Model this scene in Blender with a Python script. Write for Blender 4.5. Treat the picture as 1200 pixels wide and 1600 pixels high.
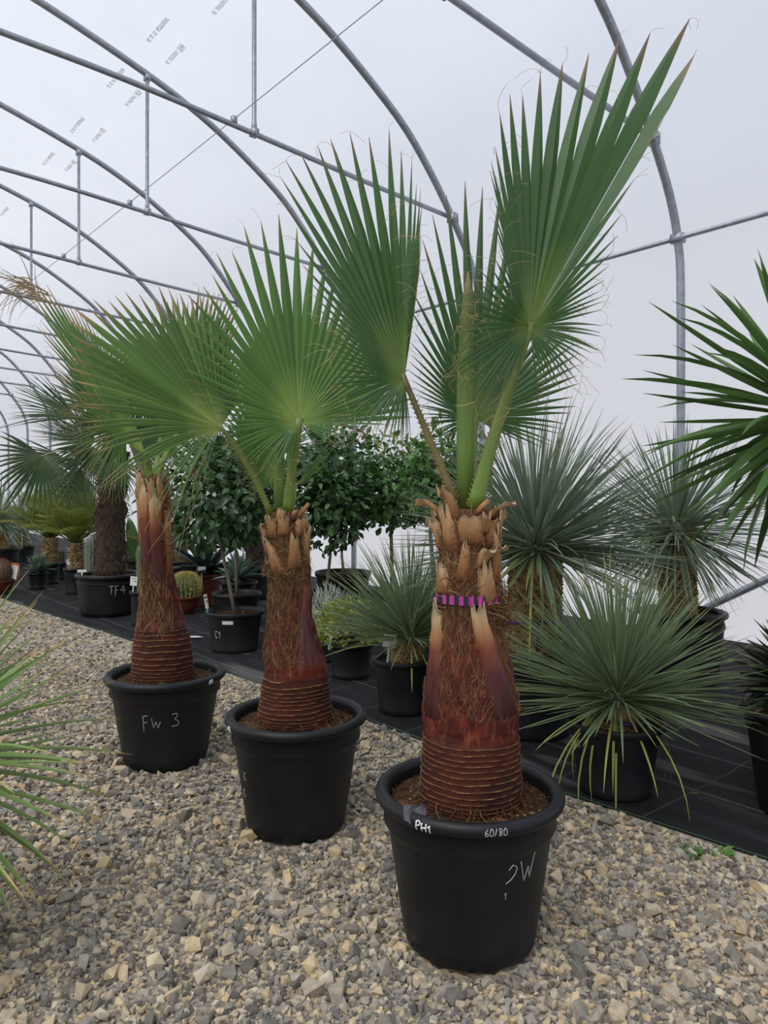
import bpy, bmesh, math, random
import numpy as np
from mathutils import Vector, Matrix

# ------------------------------------------------------------------ camera, world, exposure
for o in list(bpy.data.objects): bpy.data.objects.remove(o)
SC = bpy.context.scene
COL = SC.collection
F, CX, HY, CH = 1150.0, 600.0, 770.0, 1.45       # focal length in px, centre column, horizon row, eye height
cam = bpy.data.cameras.new('camera'); co = bpy.data.objects.new('camera', cam); COL.objects.link(co)
cam.sensor_fit = 'VERTICAL'; cam.sensor_height = 36; cam.sensor_width = 27
cam.lens = F / 1600 * 36; cam.shift_y = -(800 - HY) / 1600; cam.clip_start = .05; cam.clip_end = 300
co.location = (0, 0, CH); co.rotation_euler = (math.pi / 2, 0, 0)
SC.camera = co
SC.view_settings.view_transform = 'Standard'; SC.view_settings.look = 'None'
SC.view_settings.gamma = 1; SC.view_settings.use_curve_mapping = False
SC.view_settings.exposure = -0.05

W = bpy.data.worlds.new('overcast'); SC.world = W; W.use_nodes = True
nt = W.node_tree; nt.nodes.clear()
wo = nt.nodes.new('ShaderNodeOutputWorld'); bg = nt.nodes.new('ShaderNodeBackground')
tc = nt.nodes.new('ShaderNodeTexCoord'); sx = nt.nodes.new('ShaderNodeSeparateXYZ')
rp = nt.nodes.new('ShaderNodeValToRGB')
nt.links.new(tc.outputs['Generated'], sx.inputs[0]); nt.links.new(sx.outputs['Z'], rp.inputs[0])
e = rp.color_ramp.elements
e[0].position = 0.0; e[0].color = (.83, .83, .86, 1)
e[1].position = .75; e[1].color = (.80, .89, 1.04, 1)
nt.links.new(rp.outputs[0], bg.inputs[0]); bg.inputs[1].default_value = .86
nt.links.new(bg.outputs[0], wo.inputs[0])
sl = bpy.data.lights.new('hazy_sun_offscreen', 'SUN'); sl.energy = 3.2; sl.angle = math.radians(50); sl.color = (1, .97, .92)
so = bpy.data.objects.new('hazy_sun_offscreen', sl); COL.objects.link(so)
so.rotation_euler = (math.radians(28), math.radians(-22), 0); so.location = (0, 0, 20)

TH = math.atan2(964, 1150); CT, ST = math.cos(TH), math.sin(TH)   # the tunnel runs away to the left
def G(p, a, h=0.0): return Vector((p * CT - a * ST, p * ST + a * CT, h))
def GL(x, y): return (x * CT + y * ST, -x * ST + y * CT)
def at(px, py, Y): return Vector(((px - CX) / F * Y, Y, CH - (py - HY) / F * Y))
def xg(px, Y): return (px - CX) / F * Y
def V(*a): return Vector(a)

# ------------------------------------------------------------------ materials
MATS = {}
def nodes(name):
    m = bpy.data.materials.new(name); m.use_nodes = True; MATS[name] = m
    t = m.node_tree; b = t.nodes['Principled BSDF']; out = t.nodes['Material Output']
    return m, t, b, out
def N(t, kind, **kw):
    n = t.nodes.new(kind)
    for k, v in kw.items(): setattr(n, k, v)
    return n
def ramp(t, src, stops):
    r = N(t, 'ShaderNodeValToRGB'); e = r.color_ramp.elements
    while len(e) < len(stops): e.new(.5)
    for i, (p, c) in enumerate(stops):
        e[i].position = p; e[i].color = (*c, 1)
    t.links.new(src, r.inputs[0]); return r.outputs[0]
def noise(t, scale, detail=3, rough=.55, vec=None, dist=0):
    n = N(t, 'ShaderNodeTexNoise'); n.inputs['Scale'].default_value = scale
    n.inputs['Detail'].default_value = detail; n.inputs['Roughness'].default_value = rough
    n.inputs['Distortion'].default_value = dist
    if vec is not None: t.links.new(vec, n.inputs['Vector'])
    return n.outputs['Fac']
def coords(t, sc=(1, 1, 1), kind='Object'):
    c = N(t, 'ShaderNodeTexCoord'); m = N(t, 'ShaderNodeMapping'); m.inputs['Scale'].default_value = sc
    t.links.new(c.outputs[kind], m.inputs[0]); return m.outputs[0]
def mixc(t, fac, a, b, mode='MIX'):
    m = N(t, 'ShaderNodeMix', data_type='RGBA', blend_type=mode)
    for s, i in ((fac, 0), (a, 6), (b, 7)):
        if hasattr(s, 'links'): t.links.new(s, m.inputs[i])
        elif i == 0: m.inputs[0].default_value = s
        else: m.inputs[i].default_value = (*s, 1)
    return m.outputs[2]
def attr(t, name):
    a = N(t, 'ShaderNodeAttribute'); a.attribute_name = name; return a.outputs['Fac']
def bump(t, b, h, st=.3, d=.01):
    n = N(t, 'ShaderNodeBump'); n.inputs['Strength'].default_value = st; n.inputs['Distance'].default_value = d
    t.links.new(h, n.inputs['Height']); t.links.new(n.outputs[0], b.inputs['Normal'])
def setb(t, b, col=None, rough=.6, spec=.4, metal=0):
    if col is not None:
        if hasattr(col, 'links'): t.links.new(col, b.inputs['Base Color'])
        else: b.inputs['Base Color'].default_value = (*col, 1)
    b.inputs['Roughness'].default_value = rough; b.inputs['Metallic'].default_value = metal
    b.inputs['Specular IOR Level'].default_value = spec
def simple(name, c1, c2=None, sc=20, rough=.6, spec=.4, metal=0, bst=0, bd=.005, msc=(1, 1, 1), lo=.35, hi=.65):
    m, t, b, o = nodes(name)
    if c2 is None: setb(t, b, c1, rough, spec, metal); return m
    f = noise(t, sc, 4, .6, coords(t, msc)); setb(t, b, ramp(t, f, [(lo, c1), (hi, c2)]), rough, spec, metal)
    if bst: bump(t, b, f, bst, bd)
    return m
def leafmat(name, base, mid, tip, tipat=.93, trans=.3, rough=.42, spec=.4, var=.35, streak=None):
    """green leaf: colour along the leaf (attribute t), small variation from leaf to leaf (attribute k / object random)"""
    m, t, b, o = nodes(name)
    c = ramp(t, attr(t, 't'), [(0, base), (.3, mid), (tipat - .12, mid), (tipat, tip)])
    oi = N(t, 'ShaderNodeObjectInfo'); ad = N(t, 'ShaderNodeMath', operation='ADD')
    t.links.new(oi.outputs['Random'], ad.inputs[0]); t.links.new(attr(t, 'k'), ad.inputs[1])
    fr = N(t, 'ShaderNodeMath', operation='FRACT'); t.links.new(ad.outputs[0], fr.inputs[0])
    hs = N(t, 'ShaderNodeHueSaturation')
    mr = N(t, 'ShaderNodeMapRange'); mr.inputs[3].default_value = 1 - var; mr.inputs[4].default_value = 1 + var
    t.links.new(fr.outputs[0], mr.inputs[0]); t.links.new(mr.outputs[0], hs.inputs['Value'])
    n = noise(t, 9, 2); mh = N(t, 'ShaderNodeMapRange'); mh.inputs[3].default_value = .485; mh.inputs[4].default_value = .515
    t.links.new(n, mh.inputs[0]); t.links.new(mh.outputs[0], hs.inputs['Hue'])
    t.links.new(c, hs.inputs['Color'])
    setb(t, b, hs.outputs[0], rough, spec)
    tr = N(t, 'ShaderNodeBsdfTranslucent'); g = N(t, 'ShaderNodeGamma'); g.inputs[1].default_value = .85
    t.links.new(hs.outputs[0], g.inputs[0]); t.links.new(g.outputs[0], tr.inputs[0])
    mx = N(t, 'ShaderNodeMixShader'); mx.inputs[0].default_value = trans
    t.links.new(b.outputs[0], mx.inputs[1]); t.links.new(tr.outputs[0], mx.inputs[2]); t.links.new(mx.outputs[0], o.inputs[0])
    return m

# film of the tunnel: milky sheet that lets most light through
m, t, b, o = nodes('film')
tp = N(t, 'ShaderNodeBsdfTransparent'); tp.inputs[0].default_value = (.97, .97, .98, 1)
tl = N(t, 'ShaderNodeBsdfTranslucent')
t.links.new(ramp(t, noise(t, .9, 3, .5, coords(t)), [(.3, (.86, .88, .90)), (.7, (.93, .94, .96))]), tl.inputs[0])
df = N(t, 'ShaderNodeBsdfDiffuse'); df.inputs[0].default_value = (.8, .8, .82, 1)
mx1 = N(t, 'ShaderNodeMixShader'); mx1.inputs[0].default_value = .15
t.links.new(tl.outputs[0], mx1.inputs[1]); t.links.new(df.outputs[0], mx1.inputs[2])
mx = N(t, 'ShaderNodeMixShader'); mx.inputs[0].default_value = .42
t.links.new(tp.outputs[0], mx.inputs[1]); t.links.new(mx1.outputs[0], mx.inputs[2]); t.links.new(mx.outputs[0], o.inputs[0])

simple('steel', (.25, .27, .31), (.34, .365, .41), 14, .42, .5, .6)
simple('print_ink', (.56, .59, .66), None, rough=.8)
simple('print_pale', (.70, .73, .79), None, rough=.8)

# gravel bed seen between and beyond the single stones
m, t, b, o = nodes('gravel_bed')
v = N(t, 'ShaderNodeTexVoronoi'); v.inputs['Scale'].default_value = 42; cc = coords(t); t.links.new(cc, v.inputs['Vector'])
sp = N(t, 'ShaderNodeSeparateColor'); t.links.new(v.outputs['Color'], sp.inputs[0])
c = ramp(t, sp.outputs[0], [(0, (.14, .13, .12)), (.4, (.30, .28, .25)), (.62, (.42, .37, .29)), (.85, (.54, .43, .28)), (1, (.60, .53, .41))])
dirt = noise(t, 1.3, 4, .6, cc)
c2 = mixc(t, ramp(t, dirt, [(.52, (0, 0, 0)), (.66, (1, 1, 1))]), c, (.26, .19, .12))
setb(t, b, c2, .9, .2); bump(t, b, v.outputs['Distance'], .9, .02)
# stones: one tone per stone (attribute k), fine speckle on top
m, t, b, o = nodes('stone')
oi = N(t, 'ShaderNodeObjectInfo'); ad = N(t, 'ShaderNodeMath', operation='ADD')
t.links.new(oi.outputs['Random'], ad.inputs[0]); t.links.new(attr(t, 'k'), ad.inputs[1])
fr = N(t, 'ShaderNodeMath', operation='FRACT'); t.links.new(ad.outputs[0], fr.inputs[0])
c = ramp(t, fr.outputs[0], [(0, (.155, .145, .132)), (.2, (.275, .255, .225)), (.42, (.39, .36, .315)), (.6, (.50, .44, .355)), (.72, (.62, .52, .37)), (.86, (.64, .50, .30)), (.95, (.70, .63, .50)), (1, (.30, .28, .25))])
g = N(t, 'ShaderNodeNewGeometry'); ns = noise(t, 60, 4, .65, g.outputs['Position'])
c = mixc(t, .55, c, ramp(t, ns, [(.3, (.45, .44, .42)), (.7, (1.0, .98, .95))]), 'MULTIPLY')
c = mixc(t, .35, c, ramp(t, noise(t, 14, 3, .6, g.outputs['Position']), [(.4, (.5, .45, .38)), (.62, (1, 1, 1))]), 'MULTIPLY')
setb(t, b, c, .85, .25); bump(t, b, ns, .35, .004)

# woven ground cloth with pale stripes along and green threads across
m, t, b, o = nodes('ground_cloth')
cc = coords(t); s = N(t, 'ShaderNodeSeparateXYZ'); t.links.new(cc, s.inputs[0])
def stripe(src, period, width, off=0.0, wob=None):
    x = src
    a0 = N(t, 'ShaderNodeMath', operation='ADD'); a0.inputs[1].default_value = off; t.links.new(x, a0.inputs[0]); x = a0.outputs[0]
    if wob is not None:
        a1 = N(t, 'ShaderNodeMath', operation='ADD'); t.links.new(x, a1.inputs[0]); t.links.new(wob, a1.inputs[1]); x = a1.outputs[0]
    d = N(t, 'ShaderNodeMath', operation='DIVIDE'); d.inputs[1].default_value = period; t.links.new(x, d.inputs[0])
    f = N(t, 'ShaderNodeMath', operation='FRACT'); t.links.new(d.outputs[0], f.inputs[0])
    l = N(t, 'ShaderNodeMath', operation='LESS_THAN'); l.inputs[1].default_value = width / period; t.links.new(f.outputs[0], l.inputs[0])
    return l.outputs[0]
wn = N(t, 'ShaderNodeMath', operation='MULTIPLY'); wn.inputs[1].default_value = .05; t.links.new(noise(t, 5, 2, .5, cc), wn.inputs[0])
wv = noise(t, 7, 5, .7, coords(t, (1, .14, 1)))
base = ramp(t, wv, [(.3, (.008, .009, .010)), (.55, (.018, .019, .021)), (.74, (.042, .042, .043))])
stn = ramp(t, noise(t, 1.8, 3, .5, coords(t, (1.6, .35, 1))), [(.63, (0, 0, 0)), (.68, (1, 1, 1))])
base = mixc(t, stn, base, (.085, .085, .085))
base = mixc(t, stripe(s.outputs['X'], .5, .006, -.43 + 5), base, (.17, .17, .17))
base = mixc(t, stripe(s.outputs['Y'], .52, .008, -.02 + 5, wn.outputs[0]), base, (.05, .078, .056))
setb(t, b, base, .78, .14); bump(t, b, noise(t, 900, 1, .5, cc), .25, .001)
simple('cloth_hem', (.03, .062, .036), None, rough=.8)

# plastics, soil, clay
m, t, b, o = nodes('pot_plastic')
cc = coords(t); n1 = noise(t, 3, 5, .65, cc); n2 = noise(t, 140, 3, .7, cc)
base = ramp(t, n1, [(.35, (.006, .0065, .008)), (.62, (.012, .013, .015)), (.8, (.027, .027, .029))])
base = mixc(t, ramp(t, n2, [(.66, (0, 0, 0)), (.76, (1, 1, 1))]), base, (.06, .058, .055))
setb(t, b, base, .48, .30); bump(t, b, n2, .06, .002)
t.links.new(ramp(t, n1, [(.3, (.36,) * 3), (.75, (.56,) * 3)]), b.inputs['Roughness'])
simple('terracotta', (.10, .024, .013), (.15, .038, .018), 6, .7, .3)
m, t, b, o = nodes('soil')
cc = coords(t); n1 = noise(t, 60, 5, .75, cc)
c = ramp(t, n1, [(.3, (.015, .008, .005)), (.52, (.055, .029, .015)), (.72, (.18, .10, .05))])
c = mixc(t, ramp(t, noise(t, 7, 3, .5, cc), [(.5, (0, 0, 0)), (.7, (1, 1, 1))]), c, (.13, .08, .045), 'MIX')
setb(t, b, c, .95, .15); bump(t, b, n1, .9, .012)
m, t, b, o = nodes('crumb')
c = ramp(t, attr(t, 'k'), [(0, (.03, .016, .01)), (.6, (.11, .06, .03)), (1, (.28, .18, .10))]); setb(t, b, c, .95, .1)

# palm trunk: rings with torn tan lips below, glossy red leaf bases, brown fibre towards the top
m, t, b, o = nodes('palm_trunk')
z = attr(t, 'z'); rg = attr(t, 'ridge'); g = N(t, 'ShaderNodeNewGeometry'); pos = g.outputs['Position']
mp = N(t, 'ShaderNodeMapping'); mp.inputs['Scale'].default_value = (1, 1, .16); t.links.new(pos, mp.inputs[0])
stk = noise(t, 55, 5, .7, mp.outputs[0], 1.2); big = noise(t, 9, 4, .6, pos, .6); fine = noise(t, 150, 3, .7, pos)
ringc = mixc(t, ramp(t, rg, [(.30, (0, 0, 0)), (.75, (1, 1, 1))]), ramp(t, big, [(.35, (.030, .008, .005)), (.65, (.085, .016, .008))]), ramp(t, fine, [(.35, (.26, .11, .038)), (.65, (.62, .36, .15))]))
ringc = mixc(t, ramp(t, stk, [(.45, (0, 0, 0)), (.75, (.7, .7, .7))]), ringc, (.05, .02, .012))
red = ramp(t, big, [(.3, (.036, .005, .005)), (.5, (.085, .011, .008)), (.68, (.20, .036, .012))])
red = mixc(t, ramp(t, stk, [(.52, (0, 0, 0)), (.7, (.8, .8, .8))]), red, (.26, .10, .035))
fib = ramp(t, stk, [(.3, (.06, .030, .016)), (.55, (.17, .085, .040)), (.75, (.34, .20, .10))])
c = mixc(t, ramp(t, z, [(.30, (0, 0, 0)), (.33, (1, 1, 1))]), ringc, red)
zf = N(t, 'ShaderNodeMath', operation='ADD'); t.links.new(z, zf.inputs[0])
zm = N(t, 'ShaderNodeMath', operation='MULTIPLY_ADD'); zm.inputs[1].default_value = .5; zm.inputs[2].default_value = -.25
t.links.new(big, zm.inputs[0]); t.links.new(zm.outputs[0], zf.inputs[1])
c = mixc(t, ramp(t, zf.outputs[0], [(.60, (0, 0, 0)), (.72, (1, 1, 1))]), c, fib)
setb(t, b, c, .5, .28); bump(t, b, stk, .7, .012)
rz_ = ramp(t, z, [(.28, (.85,) * 3), (.34, (.40,) * 3), (.6, (.55,) * 3), (.75, (.9,) * 3)])
t.links.new(rz_, b.inputs['Roughness'])
m, t, b, o = nodes('leaf_boot')
mp = coords(t, (1, 1, .2)); n = noise(t, 40, 4, .65, mp)
c = ramp(t, attr(t, 't'), [(0, (.040, .005, .006)), (.42, (.075, .009, .007)), (.62, (.18, .040, .012)), (.78, (.40, .20, .08)), (.9, (.52, .38, .22)), (1, (.55, .44, .29))])
c = mixc(t, .6, c, ramp(t, n, [(.3, (.5, .42, .36)), (.7, (1.1, 1.05, 1))]), 'MULTIPLY')
setb(t, b, c, .48, .45); bump(t, b, n, .4, .006)
m, t, b, o = nodes('red_boot')
n = noise(t, 40, 4, .65, coords(t, (1, 1, .2)))
c = ramp(t, attr(t, 't'), [(0, (.17, .028, .010)), (.2, (.085, .010, .008)), (.55, (.050, .006, .008)), (.8, (.13, .022, .010)), (1, (.24, .065, .02))])
c = mixc(t, .5, c, ramp(t, n, [(.3, (.55, .45, .4)), (.7, (1.1, 1.05, 1))]), 'MULTIPLY')
setb(t, b, c, .32, .5); bump(t, b, n, .25, .005)
m, t, b, o = nodes('dry_boot')
n = noise(t, 40, 4, .65, coords(t, (1, 1, .2)))
c = ramp(t, attr(t, 't'), [(0, (.15, .055, .022)), (.4, (.30, .145, .058)), (.8, (.44, .27, .13)), (1, (.56, .43, .28))])
c = mixc(t, .65, c, ramp(t, n, [(.3, (.45, .38, .33)), (.7, (1.1, 1.05, 1))]), 'MULTIPLY')
setb(t, b, c, .6, .35); bump(t, b, n, .4, .006)
m, t, b, o = nodes('fibre')
c = ramp(t, attr(t, 'k'), [(0, (.06, .026, .012)), (.6, (.19, .095, .04)), (1, (.42, .29, .15))]); setb(t, b, c, .85, .2)
simple('dark_fibre', (.035, .022, .016), (.10, .068, .046), 60, .9, .2, msc=(1, 1, .2), bst=.6, bd=.02)
m, t, b, o = nodes('dark_hair')
c = ramp(t, attr(t, 'k'), [(0, (.030, .019, .014)), (.7, (.085, .058, .042)), (1, (.17, .13, .10))]); setb(t, b, c, .9, .15)

leafmat('fan_blade', (.28, .38, .085), (.080, .175, .034), (.30, .21, .07), .985, .36, .40, .45, .16)
leafmat('fan_blade_deep', (.20, .28, .075), (.054, .122, .033), (.22, .13, .08), .985, .36, .38, .5, .14)
leafmat('fan_blade_dry', (.27, .35, .08), (.076, .148, .028), (.34, .22, .10), .95, .28, .45, .4, .28)
leafmat('trachy_blade', (.09, .13, .04), (.038, .080, .027), (.17, .15, .06), .97, .22, .40, .45, .25)
m, t, b, o = nodes('petiole')
c = ramp(t, attr(t, 't'), [(0, (.14, .235, .035)), (.5, (.155, .225, .05)), (1, (.16, .20, .055))])
c = mixc(t, .5, c, ramp(t, noise(t, 60, 3, .6, coords(t, (1, 1, .1))), [(.3, (.7, .7, .62)), (.7, (1.05, 1.05, 1))]), 'MULTIPLY')
setb(t, b, c, .4, .45)
m, t, b, o = nodes('spear')
c = ramp(t, attr(t, 't'), [(0, (.14, .235, .045)), (.5, (.12, .20, .045)), (.75, (.16, .20, .06)), (.9, (.26, .20, .10)), (1, (.30, .19, .11))])
c = mixc(t, .55, c, ramp(t, noise(t, 70, 3, .6, coords(t, (1, 1, .05))), [(.3, (.65, .68, .6)), (.7, (1.05, 1.05, 1))]), 'MULTIPLY')
setb(t, b, c, .5, .4)
m, t, b, o = nodes('old_petiole')
c = ramp(t, noise(t, 40, 3, .6, coords(t, (1, 1, .3))), [(.3, (.10, .085, .03)), (.7, (.19, .16, .06))]); setb(t, b, c, .5, .4)
simple('thorn', (.27, .125, .05), (.36, .19, .085), 50, .5)
simple('withered', (.20, .145, .085), (.34, .25, .15), 12, .85, .15)
simple('thread', (.50, .36, .19), (.38, .30, .14), 8, .8, .2)
leafmat('rostrata_leaf', (.24, .29, .16), (.20, .265, .185), (.32, .28, .13), .97, .16, .45, .45, .24)
leafmat('rostrata_green', (.25, .31, .14), (.185, .255, .135), (.42, .37, .12), .95, .2, .45, .45, .26)
leafmat('yellowed_leaf', (.22, .29, .11), (.36, .42, .11), (.60, .42, .15), .9, .2, .5, .35, .2)
leafmat('broad_yucca', (.16, .26, .06), (.085, .17, .042), (.14, .14, .05), .985, .20, .34, .5, .30)
leafmat('edge_yucca', (.30, .38, .12), (.20, .30, .09), (.50, .32, .13), .90, .25, .42, .4, .35)
leafmat('phoenix_leaf', (.22, .26, .05), (.175, .225, .042), (.36, .31, .07), .95, .3, .45, .35, .3)
leafmat('agave_leaf', (.14, .21, .15), (.16, .24, .18), (.10, .08, .04), .97, .05, .5, .35, .18)
leafmat('dark_agave', (.03, .055, .042), (.034, .058, .048), (.08, .06, .04), .97, .05, .45, .4, .18)
leafmat('black_agave', (.03, .045, .02), (.026, .042, .020), (.10, .095, .055), .9, .05, .38, .5, .3)
leafmat('citrus_leaf', (.055, .12, .03), (.036, .092, .023), (.042, .10, .026), .97, .2, .30, .55, .45)
leafmat('citrus_light', (.085, .19, .04), (.068, .165, .034), (.078, .18, .037), .97, .26, .32, .5, .4)
leafmat('euonymus_leaf', (.18, .24, .035), (.21, .28, .035), (.36, .38, .07), .97, .25, .45, .35, .45)
leafmat('silver_leaf', (.32, .36, .31), (.38, .42, .37), (.44, .46, .42), .97, .12, .6, .25, .3)
leafmat('weed_leaf', (.06, .16, .03), (.07, .19, .035), (.10, .22, .05), .97, .25, .45, .35, .3)
simple('bark', (.17, .145, .10), (.24, .21, .155), 40, .8, .25, msc=(1, 1, .3))
m, t, b, o = nodes('leaf_scale')
c = ramp(t, attr(t, 'k'), [(0, (.13, .085, .036)), (.6, (.30, .215, .10)), (1, (.44, .34, .18))]); setb(t, b, c, .75, .25)
simple('cactus_green', (.055, .10, .030), (.085, .135, .040), 10, .55)
simple('cactus_grey', (.10, .135, .095), (.145, .18, .13), 12, .6)
simple('cactus_red', (.085, .055, .04), (.13, .085, .06), 12, .7)
simple('pad_green', (.055, .135, .032), (.08, .175, .045), 7, .45)
simple('spine_gold', (.52, .43, .12), (.62, .55, .22), 8, .6)
simple('spine_pale', (.42, .42, .36), None, rough=.7)
simple('spine_red', (.22, .085, .05), None, rough=.7)
simple('tag_white', (.72, .72, .70), (.62, .62, .60), 8, .5)
simple('ink', (.03, .03, .035), None, rough=.7)
simple('chalk', (.55, .56, .58), None, rough=.9)
simple('paint_white', (.78, .79, .80), None, rough=.7)
simple('tape_pink', (.38, .035, .24), (.46, .05, .31), 9, .3, .5)
simple('tape_black', (.016, .014, .022), None, rough=.3)
simple('ribbon_purple', (.065, .02, .105), (.10, .03, .16), 20, .4)
simple('plastic_wrap', (.035, .036, .040), (.07, .072, .08), 20, .25, .6)
simple('orange_plastic', (.55, .13, .03), None, rough=.4)
simple('blossom', (.75, .75, .68), None, rough=.6)
simple('dead_leaf', (.16, .08, .04), (.25, .15, .08), 14, .8)
M = MATS

# ------------------------------------------------------------------ mesh helpers
WLOC = {}                       # world position of the thing an object belongs to
def tag(o, label, cat, group=None):
    o['label'] = label; o['category'] = cat
    if group: o['group'] = group
    return o
def thing(name, label, cat, loc, group=None):
    o = bpy.data.objects.new(name, None); COL.objects.link(o); o.location = loc; o.empty_display_size = .1
    WLOC[o.name] = Vector(loc); return tag(o, label, cat, group)
def link(name, me, mat, parent=None, loc=None):
    o = bpy.data.objects.new(name, me); COL.objects.link(o)
    if mat is not None and not me.materials: me.materials.append(mat)
    if parent is not None:
        o.parent = parent; WLOC[o.name] = WLOC.get(parent.name, Vector())
    if loc is not None: o.location = loc
    return o
class MB:
    """collects vertices and faces in world coordinates, with attributes per vertex"""
    def __init__(s): s.v = []; s.f = []; s.a = {}
    def add(s, vs, fs, **at_):
        b = len(s.v); s.v.extend([tuple(x) for x in vs]); s.f.extend([tuple(i + b for i in f) for f in fs])
        for k, vals in at_.items():
            L = s.a.setdefault(k, [0.0] * b)
            L.extend([0.0] * (b - len(L)))
            L.extend(vals if hasattr(vals, '__len__') else [vals] * len(vs))
    def mesh(s, name, off=None, smooth=True):
        me = bpy.data.meshes.new(name)
        vv = np.array(s.v, float)
        if off is not None and len(vv): vv = vv - np.array(off)
        me.from_pydata(vv.tolist(), [], s.f)
        for k, L in s.a.items():
            L.extend([0.0] * (len(s.v) - len(L)))
            a = me.attributes.new(k, 'FLOAT', 'POINT'); a.data.foreach_set('value', np.array(L, np.float32))
        if smooth: me.polygons.foreach_set('use_smooth', [True] * len(me.polygons))
        me.update(); return me
    def build(s, name, mat, parent=None, smooth=True, stuff=False):
        off = WLOC.get(parent.name) if parent is not None else None
        o = link(name, s.mesh(name, off, smooth), M[mat], parent)
        if stuff: o['kind'] = 'stuff'
        return o
    # shapes
    def box(s, c, size, rz=0, **a):
        hx, hy, hz = [q / 2 for q in size]; cr, sr = math.cos(rz), math.sin(rz); vs = []
        for dz in (-hz, hz):
            for dx, dy in ((-hx, -hy), (hx, -hy), (hx, hy), (-hx, hy)):
                vs.append((c[0] + dx * cr - dy * sr, c[1] + dx * sr + dy * cr, c[2] + dz))
        s.add(vs, [(3, 2, 1, 0), (4, 5, 6, 7), (0, 1, 5, 4), (1, 2, 6, 5), (2, 3, 7, 6), (3, 0, 4, 7)], **a)
    def tube(s, pts, rad, n=8, flat=1.0, side=None, cap=True, **a):
        pts = [Vector(p) for p in pts]; K = len(pts)
        if not hasattr(rad, '__len__'): rad = [rad] * K
        vs = []; ts = []; ref = Vector(side) if side is not None else None
        for i, p in enumerate(pts):
            d = (pts[min(i + 1, K - 1)] - pts[max(i - 1, 0)]).normalized()
            u = ref if ref is not None else (Vector((0, 0, 1)) if abs(d.z) < .9 else Vector((1, 0, 0)))
            u = (u - d * u.dot(d)).normalized(); w = d.cross(u)
            if side is None: ref = u
            for j in range(n):
                q = 2 * math.pi * j / n
                vs.append(p + u * math.cos(q) * rad[i] + w * math.sin(q) * rad[i] * flat); ts.append(i / (K - 1))
        fs = [(i * n + j, i * n + (j + 1) % n, (i + 1) * n + (j + 1) % n, (i + 1) * n + j) for i in range(K - 1) for j in range(n)]
        if cap: fs += [tuple(range(n))[::-1], tuple(range((K - 1) * n, K * n))]
        a.setdefault('t', ts); s.add(vs, fs, **a)
    def lathe(s, c, prof, n=48, **a):
        vs = []; K = len(prof)
        for r, h in prof:
            for j in range(n):
                q = 2 * math.pi * j / n; vs.append((c[0] + r * math.cos(q), c[1] + r * math.sin(q), c[2] + h))
        fs = [(i * n + j, i * n + (j + 1) % n, (i + 1) * n + (j + 1) % n, (i + 1) * n + j) for i in range(K - 1) for j in range(n)]
        s.add(vs, fs, **a)
    def ribbon(s, pts, wid, nor, fold=0.0, **a):
        """strip of three lines of vertices (a V when fold is not 0)"""
        K = len(pts); vs = []; ts = []
        for i, p in enumerate(pts):
            p = Vector(p); d = (Vector(pts[min(i + 1, K - 1)]) - Vector(pts[max(i - 1, 0)])).normalized()
            n_ = nor[i] if isinstance(nor, list) else nor
            l = d.cross(n_)
            l = l.normalized() if l.length > 1e-6 else Vector((1, 0, 0)); n2 = l.cross(d)
            w = wid[i]
            vs += [p - l * w + n2 * fold * w, p, p + l * w + n2 * fold * w]; ts += [i / (K - 1)] * 3
        fs = []
        for i in range(K - 1):
            b = i * 3; fs += [(b, b + 1, b + 4, b + 3), (b + 1, b + 2, b + 5, b + 4)]
        a.setdefault('t', ts); s.add(vs, fs, **a)
def trimesh(name, v, f, k=None, smooth=False):
    me = bpy.data.meshes.new(name); nv, nf = len(v), len(f)
    me.vertices.add(nv); me.vertices.foreach_set('co', np.asarray(v, np.float32).ravel())
    me.loops.add(nf * 3); me.loops.foreach_set('vertex_index', np.asarray(f, np.int32).ravel())
    me.polygons.add(nf); me.polygons.foreach_set('loop_start', np.arange(0, nf * 3, 3, dtype=np.int32))
    me.polygons.foreach_set('use_smooth', np.full(nf, bool(smooth)))
    for nm, arr in (k or {}).items():
        a = me.attributes.new(nm, 'FLOAT', 'POINT'); a.data.foreach_set('value', np.asarray(arr, np.float32))
    me.update(calc_edges=True); return me
def tri_arrays(me):
    me.calc_loop_triangles()
    v = np.zeros(len(me.vertices) * 3); me.vertices.foreach_get('co', v)
    f = np.zeros(len(me.loop_triangles) * 3, np.int32); me.loop_triangles.foreach_get('vertices', f)
    t_ = np.zeros(len(me.vertices))
    if 't' in me.attributes: me.attributes['t'].data.foreach_get('value', t_)
    return v.reshape(-1, 3), f.reshape(-1, 3), t_
def place(parent, name, variants, mats, rng, limit=300, massname=None, matname=None):
    """pieces that share a few meshes: the nearest `limit` are objects, the rest one joined part"""
    off = WLOC[parent.name]
    order = sorted(range(len(mats)), key=lambda i: mats[i].translation.y + .0 * i)
    mats = [mats[i] for i in order]
    for mt in mats[:limit]:
        me = rng.choice(variants); o = bpy.data.objects.new(name, me); COL.objects.link(o); o.parent = parent
        q = mt.copy(); q.translation = q.translation - off; o.matrix_basis = q
    rest = mats[limit:]
    if rest:
        arr = [tri_arrays(v) for v in variants]; vs = []; fs = []; ks = []; ts = []; b = 0
        for mt in rest:
            v, f, t_ = rng.choice(arr); A = np.array(mt)
            vs.append(v @ A[:3, :3].T + A[:3, 3] - np.array(off)); fs.append(f + b); b += len(v)
            ks.append(np.full(len(v), rng.random())); ts.append(t_)
        me = trimesh(massname or name + '_mass', np.vstack(vs), np.vstack(fs), {'k': np.hstack(ks), 't': np.hstack(ts)}, True)
        o = link(massname or name + '_mass', me, variants[0].materials[0], parent); o['kind'] = 'stuff'
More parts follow.
